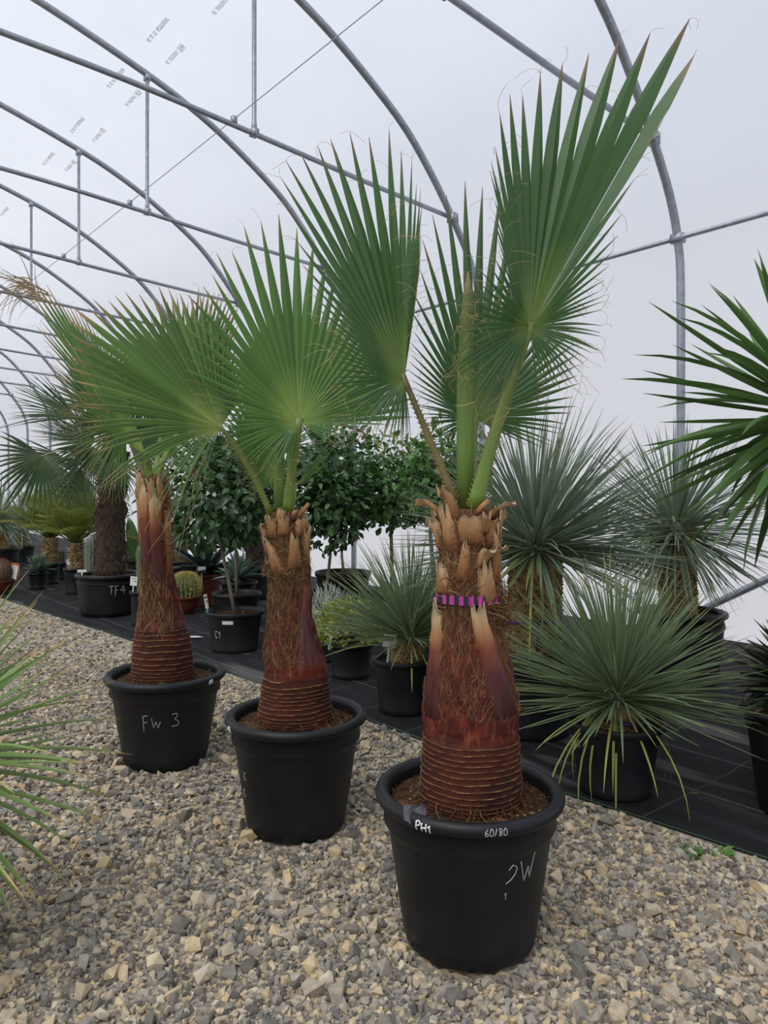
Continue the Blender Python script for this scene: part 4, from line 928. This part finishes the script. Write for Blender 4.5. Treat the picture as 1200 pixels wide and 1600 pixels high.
yucca('tall yucca with narrow scaly trunk in large tub near the wall post', 1066, 5.7, .33, .53, .26, (1056, 830), .13, 480, .82, .016, (-55, 88), LV_ROS, 103, 6, style='step', scale=.03, leanx=-.03)
yucca('small round yucca with short scaly stump beside the euonymus', 632, 4.87, .215, .35, .168, (642, 1000), .105, 420, .66, .012, (4, 86), LV_RO2, 104, 3, scale=.024)
yucca('grey-green yucca behind the golden barrel cactus', 281, 11.2, .25, .40, .2, (281, 822), .10, 160, .60, .02, (-60, 85), LV_ROS, 105, scale=.04, limit=160)
yucca('grey-green yucca in wide black tub beyond the terracotta bowl', 4, 12.5, .28, .50, .22, (-2, 815), .10, 230, .80, .022, (-35, 88), LV_ROS, 106, scale=.04, limit=230)
yucca('grey-green yucca standing behind the blue agave', 34, 14.2, .25, .42, .2, (34, 822), .10, 160, .80, .024, (-30, 88), LV_ROS, 109, scale=.04, limit=160)
# broad-leaved yucca at the right, crown cut by the picture edge
r_ = random.Random(77); Yb = 3.9; xb = xg(1258, Yb); cb = (xb, Yb, CZ); th = thing('potted_yucca', 'broad-leaved green yucca with long sword leaves on a tall stem', 'potted yucca', cb)
pot(th, cb, .22, .36, .17, 'plain', n=40); zc = CH - (655 - HY) / F * Yb
mb = MB(); mb.tube([(xb, Yb, .33), (xb + .02, Yb, .8), (xb, Yb, 1.3), (xb, Yb, zc)], [.09, .07, .06, .055], 14); mb.build('trunk', 'bark', th)
rosette(th, (xb, Yb, zc), 135, (-60, 86), .92, .062, LV_BRD, r_, 300, .03, core=.14, low_short=.1)
# yucca at the left edge in front, only leaf ends reach into the picture
Ye = 2.2; xe = xg(-125, Ye); ce = (xe, Ye, .01); th = thing('potted_yucca', 'green yucca on the gravel with long drying leaf tips', 'potted yucca', ce)
pot(th, ce, .17, .28, .13, 'plain', n=40); ze = CH - (1195 - HY) / F * Ye
scaly_trunk(th, (xe, Ye, .22), (xe, Ye, ze), .06, .055, .03, 9)
rosette(th, (xe, Ye, ze), 140, (-45, 85), .56, .024, LV_EDG, random.Random(12), 300, .03, core=.12)

# ------------------------------------------------------------------ citrus standards
SH_CIT = ([0, .12, .4, .7, .92, 1], [.02, .25, .5, .42, .15, .02])
LV_CIT = leaf_variants('citrus_leaf', 'citrus_leaf', SH_CIT, (.05, .15, .28), .5, 6, .5)
LV_CIL = leaf_variants('citrus_leaf_light', 'citrus_light', SH_CIT, (.05, .15, .28), .5, 6, .5)
def citrus(label, px, Y, R, H, Rb, stem_top, crown, rx, rz, n, seed, variants=LV_CIT, flowers=0, stem_r=.016, group=None, leaf=.098):
    r = random.Random(seed); x = xg(px, Y); c = (x, Y, CZ); th = thing('potted_citrus_tree', label, 'potted tree', c, group); pt = pot(th, c, R, H, Rb, 'plain', soil=.04, seed=seed, n=40)
    crumbs(pt[1], c, R * .8, c[2] + H - .036, 60, seed, (.012, .03)) if Y < 7 else None
    T = at(stem_top[0], stem_top[1], Y); C = at(crown[0], crown[1], Y); zb = CZ + H - .05
    mb = MB(); mb.tube([V(x, Y, zb), V(x, Y, zb).lerp(T, .5) + V(.006, 0, 0), T, T.lerp(C, .5), C], [stem_r * 1.15, stem_r, stem_r * .9, stem_r * .8, stem_r * .5], 8); st = mb.build('stem', 'bark', th)
    mb = MB()
    for k in range(14):
        q = k * GA; e_ = deg(-20 + 100 * k / 14); d = dirv(q, e_); B = T.lerp(C, .3 + .5 * r.random()); E_ = C + V(d.x * rx * .8, d.y * rx * .8, d.z * rz * .8); mb.tube([B, B.lerp(E_, .5) + V(0, 0, .04), E_], [.009, .006, .003], 5)
    mb.build('branches', 'bark', st)
    lump = [(dirv(r.uniform(0, 6.28), deg(r.uniform(-50, 80))), r.uniform(.08, .28)) for _ in range(16)]
    mats = []
    while len(mats) < n * 1.7:
        d = dirv(r.uniform(0, 6.283), math.asin(r.uniform(-.92, 1))); rad = 1 - .7 * r.random() ** 1.4
        b_ = 1 + sum(a_ * max(0, d.dot(q) - .72) / .28 for q, a_ in lump) - .06
        P = C + V(d.x * rx, d.y * rx, d.z * rz) * rad * b_
        dd = (d * .8 + V(r.uniform(-1, 1), r.uniform(-1, 1), r.uniform(-1.1, .5)) * .8).normalized(); s_ = leaf * r.uniform(.6, 1.2)
        mats.append(frame(P, dd, (d + V(0, 0, .6) + V(r.uniform(-.5, .5), r.uniform(-.5, .5), 0)), s_, s_ * .52))
    mats.sort(key=lambda m_: (m_.translation - V(0, 0, CH)).length); mats2 = mats
    place(th, 'leaf', variants, mats2, r, 300, 'leaf_mass')
    for k in range(flowers):
        d = dirv(r.uniform(PI * 1.1, PI * 1.9), deg(r.uniform(-40, 60))); P = C + V(d.x * rx, d.y * rx, d.z * rz) * 1.02; mb = MB()
        for j in range(5):
            q = 2 * PI * j / 5; u = V(math.cos(q), -.25, math.sin(q)) * .021; mb.ribbon([P, P + u * .5, P + u], [.002, .007, .001], V(0, -1, 0))
        mb.build('blossom', 'blossom', th)
    return th, c, pt
th, c, pt = citrus('citrus tree with blossoms and leaning stem in pot marked C1', 367, 6.75, .266, .36, .205, (345, 852), (345, 775), .47, .50, 1150, 201, flowers=7)
write(pt[0], pt[2], c, 'C1', 337, .135, .066, .0026, 'chalk', .15)
mb = MB(); P = [pt[2](-PI / 2 + q, h_) for h_ in (.268, .300) for q in (-.28, -.14, 0, .14)]; mb.add([p_ + V(0, -.004, 0) for p_ in P], [(0, 1, 5, 4), (1, 2, 6, 5), (2, 3, 7, 6)]); ps = mb.build('sticker', 'tag_white', pt[0])
citrus('citrus tree with straight stem behind the tree marked C1', 370, 7.9, .262, .365, .2, (367, 838), (385, 770), .45, .52, 900, 202)
citrus('citrus tree with dark dense crown beside the grey lavender', 507, 7.2, .26, .46, .2, (516, 868), (517, 780), .38, .52, 1000, 203)
citrus('citrus tree with tall dark crown in raised black tub', 536, 8.4, .32, .54, .26, (534, 868), (536, 752), .40, .52, 800, 204)
citrus('citrus tree with fresh light green crown left of the taped palm', 612, 7.9, .26, .40, .2, (611, 832), (622, 762), .50, .46, 1150, 205, LV_CIL, stem_r=.02)
citrus('citrus tree with light green crown half hidden by the taped palm', 680, 6.8, .24, .38, .19, (672, 830), (694, 752), .37, .42, 800, 206, LV_CIL, stem_r=.02)

# ------------------------------------------------------------------ hairy fan palms behind
def fanrays(hub, ang, L, spread, n=9, dY=0.0, cup=.1, fu=.5, dr=.1):
    out = []
    for k in range(n):
        q = deg(ang + spread * (k / (n - 1) - .5)); u = abs(k / (n - 1) - .5) * 2
        out.append((hub[0] + L * math.cos(q) * (1 - .15 * u), hub[1] - L * math.sin(q) * (1 - .15 * u), dY - cup * u, fu, dr))
    return out
def hairy_palm(label, px, Y, R, H, Rb, top, tr, fans, seed, text=None):
    r = random.Random(seed); x = xg(px, Y); c = (x, Y, CZ); th = thing('potted_hairy_palm', label, 'potted palm', c); pt = pot(th, c, R, H, Rb, 'step', soil=.05, seed=seed)
    T = at(top[0], top[1], Y); B = V(x, Y, CZ + H - .06); mb = MB(); K = 14
    mb.tube([B.lerp(T, k / (K - 1)) for k in range(K)], [tr * (1 + .10 * math.sin(k * 2.1)) * (1.08 if k % 2 else .96) for k in range(K)], 18, 1, V(1, 0, 0)); to = mb.build('trunk', 'dark_fibre', th)
    mb = MB()
    for i in range(900):
        f_ = r.random(); q = r.uniform(0, 6.283); P = B.lerp(T, f_) + V(math.cos(q), math.sin(q), 0) * tr * .98; d = V(math.cos(q), math.sin(q), 0); l = r.uniform(.06, .18); tq = V(-math.sin(q), math.cos(q), 0) * r.uniform(-1, 1); dz = r.uniform(-1, .4)
        mb.tube([P, P + (d * .25 + tq * .35 + V(0, 0, dz * .5)) * l, P + (d * .30 + tq * .7 + V(0, 0, dz)) * l], .003, 3, cap=False, k=r.random())
    mb.build('trunk_hair', 'dark_hair', to, stuff=True)
    for i, (hx, hy, ang, L, spr, dY) in enumerate(fans):
        fo, hub = frond(th, (hx, hy, Y + dY), fanrays((hx, hy), ang, L, spr, 9, 0, .12), 28, 'trachy_blade', seed * 10 + i, threads=0, K=8, fuse=.5)
        petiole(fo, T + V(r.uniform(-.05, .05), r.uniform(-.05, .05), -.03), T.lerp(hub, .5) + V(0, 0, .12), hub, .016, .010, 'petiole', .6)
    return th, c, pt
th, c, pt = hairy_palm('tall palm with shaggy dark trunk in wide tub marked TF4', 171, 8.75, .388, .49, .325, (178, 705), .16,
    [(66, 712, 250, 92, 215, -.3), (120, 655, 152, 120, 60, -.2), (128, 690, 152, 90, 50, .1), (150, 640, 120, 95, 120, .2), (190, 630, 85, 110, 130, .3), (222, 650, 50, 100, 130, .1), (100, 715, 185, 90, 70, .3), (215, 690, 340, 80, 150, .2), (150, 700, 235, 80, 130, -.5), (185, 660, 100, 90, 150, -.4), (125, 735, 255, 70, 120, .5), (172, 672, 110, 85, 150, -.45), (205, 690, 50, 85, 150, -.3), (148, 690, 165, 85, 140, -.5), (180, 722, 268, 60, 170, -.55), (160, 610, 95, 80, 120, .1), (215, 615, 70, 80, 120, .2)], 301)
write(pt[0], pt[2], c, 'TF4', 170, .27, .095, .003, 'chalk', .15)
hairy_palm('small shaggy palm among the citrus trees behind the agave', 398, 10.0, .26, .47, .2, (398, 760), .125, [(440, 705, 60, 65, 170, .2), (490, 695, 20, 55, 200, -.1), (395, 690, 90, 70, 150, .2), (350, 715, 150, 60, 170, .1), (425, 740, 330, 55, 160, -.1), (470, 720, 300, 50, 170, .2)], 302)

# ------------------------------------------------------------------ feather palms
def feather_palm(label, px, Y, R, H, Rb, cy, tr, nf, L, seed, group=None):
    r = random.Random(seed); x = xg(px, Y); c = (x, Y, CZ); th = thing('potted_feather_palm', label, 'potted palm', c, group); pot(th, c, R, H, Rb, 'plain', soil=.04, seed=seed, n=32)
    C = V(x, Y, CH - (cy - HY) / F * Y); scaly_trunk(th, (x, Y, CZ + H - .06), C, tr, tr * .95, .05, seed)
    for i in range(nf):
        az = i * GA + r.uniform(-.2, .2); el = deg(24 + 60 * (i / nf) ** .8); d = dirv(az, el); Lf = L * r.uniform(.85, 1.15); h = V(d.x, d.y, 0).normalized(); pts = []
        for k in range(9):
            s_ = k / 8; pts.append(C + d * Lf * s_ + V(0, 0, -1) * Lf * .34 * s_ ** 2.2 * math.cos(el) ** .5 + h * .04)
        mb = MB(); mb.tube(pts, [.012 - .009 * k / 8 for k in range(9)], 5); fo = mb.build('frond', 'phoenix_leaf', th); mb = MB(); nl = 24
        for q in range(nl):
            s_ = .14 + .86 * q / (nl - 1); k = min(7, int(s_ * 8)); f_ = s_ * 8 - k; P = pts[k].lerp(pts[k + 1], f_); tg = (pts[k + 1] - pts[k]).normalized(); sd = tg.cross(V(0, 0, 1)).normalized(); up = sd.cross(tg); ll = Lf * .46 * (1 - .55 * abs(s_ - .45) * 1.6)
            for sg in (-1, 1):
                dd = (sd * sg * .75 + tg * .65 + up * .22).normalized(); mb.ribbon([P, P + dd * ll * .5, P + dd * ll + V(0, 0, -.18 * ll)], [.005, .008, .001], up, .5, k=r.random())
        mb.build('leaflets', 'phoenix_leaf', fo)
feather_palm('feather palm with stout stump in pot beside the wide TF4 tub', 118, 10.5, .165, .36, .13, 848, .085, 28, .86, 401)
feather_palm('yellowish feather palm behind the blue agave', 78, 11.6, .16, .33, .12, 840, .11, 28, .9, 402)

# ------------------------------------------------------------------ agaves, cacti, shrubs
LV_AGA = leaf_variants('agave_leaf', 'agave_leaf', ([0, .15, .45, .75, 1], [.36, .38, .5, .3, .01]), (-.12, -.02, .1), .9, 6, .3)
LV_DAG = leaf_variants('agave_leaf_dark', 'dark_agave', ([0, .15, .45, .75, 1], [.36, .38, .5, .3, .01]), (-.05, .12, .35), .8, 6, .2)
LV_BAG = leaf_variants('agave_leaf_black', 'black_agave', ([0, .2, .5, .8, 1], [.42, .46, .5, .28, .01]), (-.1, 0, .08), .8, 5, .15)
def agave(label, px, Y, R, H, Rb, n, L, w, variants, seed, mat='pot_plastic', el=(8, 84), style='plain', up=.03):
    r = random.Random(seed); x = xg(px, Y); c = (x, Y, CZ); th = thing('potted_agave', label, 'potted agave', c); pot(th, c, R, H, Rb, style, mat, soil=.03, seed=seed, n=40)
    rosette(th, (x, Y, CZ + H - .03 + up), n, el, L, w, variants, r, 300, .02, core=.06); return th, c
agave('blue-green agave in small black pot near the terracotta bowl', 59, 11.0, .155, .24, .115, 34, .27, .085, LV_AGA, 501)
agave('green agave with upright leaves behind the citrus pots', 373, 8.8, .22, .38, .17, 36, .33, .07, LV_AGA, 502)
agave('large dark agave with arching leaves in clay pot', 322, 9.4, .20, .40, .15, 30, .60, .12, LV_DAG, 503, 'terracotta', (2, 84))
th, c = agave('dark spiky ball-shaped agave in tall black tub', 1270, 3.3, .30, .48, .225, 190, .34, .052, LV_BAG, 504, el=(-12, 86), style='step', up=.08)
def cactus_body(mb, C, rx, rz, ribs, n=None, depth=.12, col=False):
    n = n or ribs * 4; K = 18; vs = []
    for i in range(K):
        if col: h = i / (K - 1); R_ = rx * (1 if h < .8 else math.sqrt(max(.0, 1 - ((h - .8) / .2) ** 2)) * .999 + .001); z = rz * h
        else: a_ = PI * (i / (K - 1)) - PI / 2; R_ = rx * max(.02, math.cos(a_)) ** .8; z = rz * math.sin(a_)
        for j in range(n):
            q = 2 * PI * j / n; rr_ = R_ * (1 - depth * (.5 + .5 * math.cos(q * ribs))); vs.append((C[0] + rr_ * math.cos(q), C[1] + rr_ * math.sin(q), C[2] + z))
    mb.add(vs, [(i * n + j, i * n + (j + 1) % n, (i + 1) * n + (j + 1) % n, (i + 1) * n + j) for i in range(K - 1) for j in range(n)] + [tuple(range((K - 1) * n, K * n))])
def spines(mb, C, rx, rz, ribs, rows, l, seed, col=False, rad=.0015, per=4):
    r = random.Random(seed)
    for j in range(ribs):
        q0 = 2 * PI * (j + .5) / ribs
        for i in range(rows):
            f_ = (i + .5) / rows
            if col: R_ = rx * (1 if f_ < .8 else math.sqrt(max(0, 1 - ((f_ - .8) / .2) ** 2))); z = rz * f_; nz = 0 if f_ < .8 else (f_ - .8) * 4
            else: a_ = PI * f_ * .75 - PI / 4; R_ = rx * math.cos(a_) ** .8; z = rz * math.sin(a_); nz = math.sin(a_)
            P = V(C[0] + R_ * math.cos(q0), C[1] + R_ * math.sin(q0), C[2] + z)
            for k in range(per):
                d = V(math.cos(q0) + r.uniform(-.7, .7), math.sin(q0) + r.uniform(-.7, .7), nz + r.uniform(-.7, .7)).normalized(); mb.tube([P, P + d * l * r.uniform(.7, 1.2)], [rad, rad * .4], 3, cap=False)
def cactus(label, px, Y, R, H, Rb, kind, rx, rz, ribs, seed, mat, spm, style='plain', potmat='pot_plastic', l=.03, rows=14, nm='potted_cactus'):
    x = xg(px, Y); c = (x, Y, CZ); th = thing(nm, label, 'potted cactus', c); pot(th, c, R, H, Rb, style, potmat, soil=.025, seed=seed, n=40); col = kind == 'col'
    C = (x, Y, CZ + H - .03 + (0 if col else rz * .80)); mb = MB(); cactus_body(mb, C, rx, rz, ribs, None, .12, col); bo = mb.build('body', mat, th); mb = MB(); spines(mb, C, rx, rz, ribs, rows, l, seed, col, .0022 if spm == 'spine_gold' else .0015, 7 if spm == 'spine_gold' else 4); mb.build('spines', spm, bo, stuff=True)
cactus('golden barrel cactus in shallow terracotta bowl', 290, 8.8, .178, .20, .09, 'ball', .165, .165, 22, 601, 'cactus_green', 'spine_gold', 'bowl', 'terracotta', .04, 16)
cactus('grey columnar cactus standing behind the TF4 tub', 148, 9.7, .16, .35, .13, 'col', .11, .56, 16, 602, 'cactus_grey', 'spine_pale', l=.025, rows=24)
cactus('reddish spiny cactus mound in terracotta bowl', -3, 10.5, .22, .19, .10, 'ball', .19, .17, 20, 603, 'cactus_red', 'spine_red', 'bowl', 'terracotta', .05, 14)
cactus('slender green cactus in narrow pot beside the smooth red trunk', 221, 8.0, .125, .37, .10, 'col', .05, .55, 8, 604, 'cactus_green', 'spine_pale', l=.012, rows=20)
cactus('small dark cactus with pale tip between the feather palms', 95, 12.2, .10, .28, .08, 'col', .07, .24, 10, 605, 'cactus_red', 'spine_pale', l=.02, rows=12)
# prickly pear
Yo = 10.6; xo = xg(214, Yo); c_ = (xo, Yo, CZ); th = thing('potted_prickly_pear', 'prickly pear with long upright pads in black pot', 'potted cactus', c_); pot(th, c_, .15, .48, .12, 'plain', n=32)
def pad(P, d, L, w, nrm, seed):
    d = Vector(d).normalized(); nrm = Vector(nrm); nrm = (nrm - d * nrm.dot(d)).normalized(); l = d.cross(nrm); mb = MB(); n, K = 16, 10; vs = []
    for i in range(K):
        s_ = i / (K - 1); hw = max(.02, math.sin(PI * (s_ * .96 + .03)) ** .7 * (.75 + .25 * s_)) * w
        for j in range(n):
            q = 2 * PI * j / n; vs.append(P + d * L * s_ + l * hw * math.cos(q) + nrm * hw * .22 * math.sin(q))
    mb.add(vs, [(i * n + j, i * n + (j + 1) % n, (i + 1) * n + (j + 1) % n, (i + 1) * n + j) for i in range(K - 1) for j in range(n)] + [tuple(range(n))[::-1], tuple(range((K - 1) * n, K * n))]); po = mb.build('pad', 'pad_green', th)
    mb = MB(); r = random.Random(seed)
    for i in range(34):
        s_ = r.uniform(.1, .95); u = r.uniform(-.8, .8); hw = math.sin(PI * (s_ * .96 + .03)) ** .7 * w; B = P + d * L * s_ + l * hw * u + nrm * hw * .2 * math.sqrt(1 - u * u) * (1 if nrm.y < 0 else -1); mb.tube([B, B + nrm * .02 + V(r.uniform(-.01, .01), 0, .005)], .0015, 3, cap=False)
    mb.build('spines', 'spine_pale', po, stuff=True)
pad(V(xo - .0, Yo, .46), (-.18, 0, 1), .64, .095, (.2, -1, 0), 1); pad(V(xo + .04, Yo + .02, .46), (.12, 0, 1), .42, .085, (-.3, -1, 0), 2); pad(V(xo + .07, Yo - .02, .72), (.3, 0, 1), .34, .075, (.1, -1, 0), 3); pad(V(xo - .07, Yo + .05, .46), (-.3, .3, 1), .36, .08, (.3, -1, 0), 4)
# low shrubs
LV_EUO = leaf_variants('shrub_leaf', 'euonymus_leaf', SH_CIT, (0, .2), 1, 5); LV_SIL = leaf_variants('lavender_leaf', 'silver_leaf', ([0, .3, .7, 1], [.3, .5, .4, .05]), (0, .15), 1, 4)
def shrub(name, label, px, Y, R, H, Rb, C, rx, rz, n, leaf, wr, variants, seed, up, cat='potted shrub'):
    r = random.Random(seed); x = xg(px, Y); c = (x, Y, CZ); th = thing(name, label, cat, c); pot(th, c, R, H, Rb, 'plain', soil=.03, seed=seed, n=40); C = V(xg(C[0], Y), Y, CH - (C[1] - HY) / F * Y); mats = []; mb = MB()
    for k in range(26):
        d = dirv(k * GA, deg(r.uniform(5, 80))); E_ = C + V(d.x * rx, d.y * rx, d.z * rz) * .9; mb.tube([V(x, Y, CZ + H - .04), V(x, Y, CZ + H).lerp(E_, .5) + V(0, 0, .02), E_], [.005, .004, .002], 4)
    mb.build('stems', 'bark', th)
    for i in range(n):
        d = dirv(r.uniform(0, 6.283), math.asin(r.uniform(-.35, 1))); P = C + V(d.x * rx, d.y * rx, d.z * rz) * (1 - .5 * r.random() ** 1.5) * r.uniform(.88, 1.12); dd = (d + V(r.uniform(-1, 1), r.uniform(-1, 1), up + r.uniform(-.5, .5)) * .7).normalized(); s_ = leaf * r.uniform(.7, 1.2); mats.append(frame(P, dd, d + V(0, -.3, .3), s_, s_ * wr))
    place(th, 'leaf', variants, mats, r, 300, 'leaf_mass'); return th, c
shrub('potted_euonymus', 'yellow-green euonymus bush in black pot with dusty side', 548, 5.77, .18, .265, .145, (545, 985), .26, .24, 1000, .045, .5, LV_EUO, 701, .3)
shrub('potted_lavender', 'silver-grey lavender bush behind the yellow-green euonymus', 507, 6.35, .2, .24, .16, (515, 985), .26, .36, 1300, .06, .13, LV_SIL, 702, 1.2)

# ------------------------------------------------------------------ plant tags and small things
def plant_tag(label, px, py, Y, w, h, stake, rz=0, tilt=0, lines=3, seed=1):
    r = random.Random(seed); P = at(px, py, Y); th = thing('plant_tag', label, 'plant tag', P - V(0, 0, h / 2 + stake)); ux = V(math.cos(rz), math.sin(rz), 0); u = ux * math.cos(tilt) + V(0, 0, math.sin(tilt)); v_ = V(0, 0, 1) * math.cos(tilt) - ux * math.sin(tilt); n_ = u.cross(v_)
    def slab(mb, a0, a1, b0, b1, t0, t1):
        vs = [P + u * a + v_ * b + n_ * t_ for t_ in (t0, t1) for a, b in ((a0, b0), (a1, b0), (a1, b1), (a0, b1))]; mb.add(vs, [(3, 2, 1, 0), (4, 5, 6, 7), (0, 1, 5, 4), (1, 2, 6, 5), (2, 3, 7, 6), (3, 0, 4, 7)])
    mb = MB(); slab(mb, -w / 2, w / 2, -h / 2, h / 2, -.001, .001); pl = mb.build('plate', 'tag_white', th, False)
    mb = MB(); slab(mb, -w * .07, w * .07, -h / 2 - stake, -h / 2 + .002, -.0012, .0012); mb.build('stake', 'tag_white', th, False)
    mb = MB(); s_ = 1 if n_.y < 0 else -1
    for k in range(lines):
        y0 = h * (.30 - .30 * k); x0 = -w * .38 + (w * .35 if k == lines - 1 else 0); pts = []; a = x0; i = 0
        while a < w * .38: pts.append(P + u * a + v_ * (y0 + h * .07 * (1 if i % 2 else -1) * r.uniform(.5, 1.2)) + n_ * s_ * .0018); a += w * .035; i += 1
        mb.tube(pts, h * .012, 3)
    mb.build('writing', 'ink', pl); return th
plant_tag('tilted white tag with handwriting in front of the euonymus', 519, 989, 5.62, .105, .072, .09, 0, -.22, 3, 1)
plant_tag('white handwritten tag at the rim beside the small round yucca', 609, 1001, 4.75, .085, .085, .10, .1, -.12, 3, 2)
plant_tag('white tag on stake in the narrow cactus pot', 209, 908, 7.95, .078, .10, .10, -.1, -.08, 2, 3)
plant_tag('white tag on stake in front of the large dark agave', 315, 890, 9.1, .10, .075, .13, 0, 0, 2, 4)
plant_tag('narrow white tag leaning at the rim of the pot marked C1', 322, 940, 6.6, .03, .13, .04, .5, .15, 2, 5)
plant_tag('small white tag in the feather palm pot', 107, 878, 10.42, .06, .07, .08, 0, .06, 2, 6)
plant_tag('white tag in front of the small shaggy palm', 376, 873, 9.7, .075, .07, .10, 0, .05, 2, 7)
plant_tag('pale tag lying in the TF4 tub', 128, 892, 8.45, .10, .03, .05, .2, 0, 1, 8)
plant_tag('grey-white tag stuck behind the low spreading yucca', 926, 1086, 3.78, .09, .10, .04, 0, 0, 0, 9)
P = at(24, 889, 11.6); th = thing('orange_tag', 'orange and white plastic tag beside the blue agave', 'plant tag', (P.x, P.y, CZ)); mb = MB(); mb.tube([V(P.x - .06, P.y, P.z + .08), V(P.x + .08, P.y, P.z + .07)], .014, 6); mb.tube([V(P.x + .06, P.y, P.z + .07), V(P.x + .05, P.y, CZ + .01)], .010, 6); mb.build('frame', 'orange_plastic', th); mb = MB(); mb.add([(P.x - .06, P.y, P.z + .07), (P.x + .05, P.y, P.z + .07), (P.x + .02, P.y - .02, CZ + .06), (P.x - .05, P.y - .02, CZ + .06), (P.x - .06, P.y + .01, P.z + .07), (P.x + .05, P.y + .01, P.z + .07), (P.x + .02, P.y - .01, CZ + .06), (P.x - .05, P.y - .01, CZ + .06)], [(0, 1, 2, 3), (7, 6, 5, 4), (0, 4, 5, 1), (2, 6, 7, 3), (1, 5, 6, 2), (0, 3, 7, 4)]); mb.build('card', 'tag_white', th, False)
# weed tuft at the cloth edge
r = random.Random(6); P = at(1088, 1335, 2.94); P.z = .01
for j, (dx, nb) in enumerate(((0, 26), (.10, 14), (-.02, 12))):
    Q = P + V(dx, -.01 * j, 0); mb = MB()
    for i in range(nb):
        q = r.uniform(0, 6.28); d = dirv(q, deg(r.uniform(15, 60))); B = Q + V(r.uniform(-.035, .035), r.uniform(-.02, .02), 0); l = r.uniform(.02, .05); mb.ribbon([B, B + d * l * .5, B + d * l + V(0, 0, -.3 * l)], [.002, .006, .001], V(0, -.4, 1), .2)
    tag(mb.build('weed_tuft', 'weed_leaf'), ['small green weed tuft in gravel beside the ground cloth', 'sparse green weed next to the bigger tuft by the cloth', 'low weed sprouting in front of the bigger tuft by the cloth'][j], 'weed')
# litter on the cloth
for i, (px, py, w, lab) in enumerate([(305, 999, .05, 'pale torn plastic scrap lying on the cloth near the pot marked C1')]):
    Y = F * CH / (py - HY); P = at(px, py, Y); mb = MB(); vs = []
    for k in range(9):
        q = 2 * PI * k / 9; vs.append((P.x + w * 1.9 * math.cos(q) * r.uniform(.6, 1.1), P.y + w * math.sin(q) * r.uniform(.6, 1.1), CZ + .004 + r.uniform(0, .012)))
    mb.add(vs + [(P.x, P.y, CZ + .02)], [(k, (k + 1) % 9, 9) for k in range(9)]); tag(mb.build('plastic_scrap', 'tag_white'), lab, 'litter')
mats = []; dl = leaf_variants('dead_leaf', 'dead_leaf', SH_CIT, (.1, .3), 1, 5)
for i in range(46):
    a = r.uniform(1.2, 9); p = float(np.interp(a, EDGE_A, EDGE_P)) + r.uniform(.1, 2.6); Q = G(p, a, CZ + .003); o = bpy.data.objects.new('fallen_leaf', r.choice(dl)); COL.objects.link(o); s_ = r.uniform(.02, .045); q = r.uniform(0, 6.28)
    o.matrix_basis = frame(Q, V(math.cos(q), math.sin(q), .1), V(0, 0, 1), s_, s_ * .5); tag(o, 'small dry brown leaf fallen on the black ground cloth', 'fallen leaf', 'fallen leaves on the ground cloth')
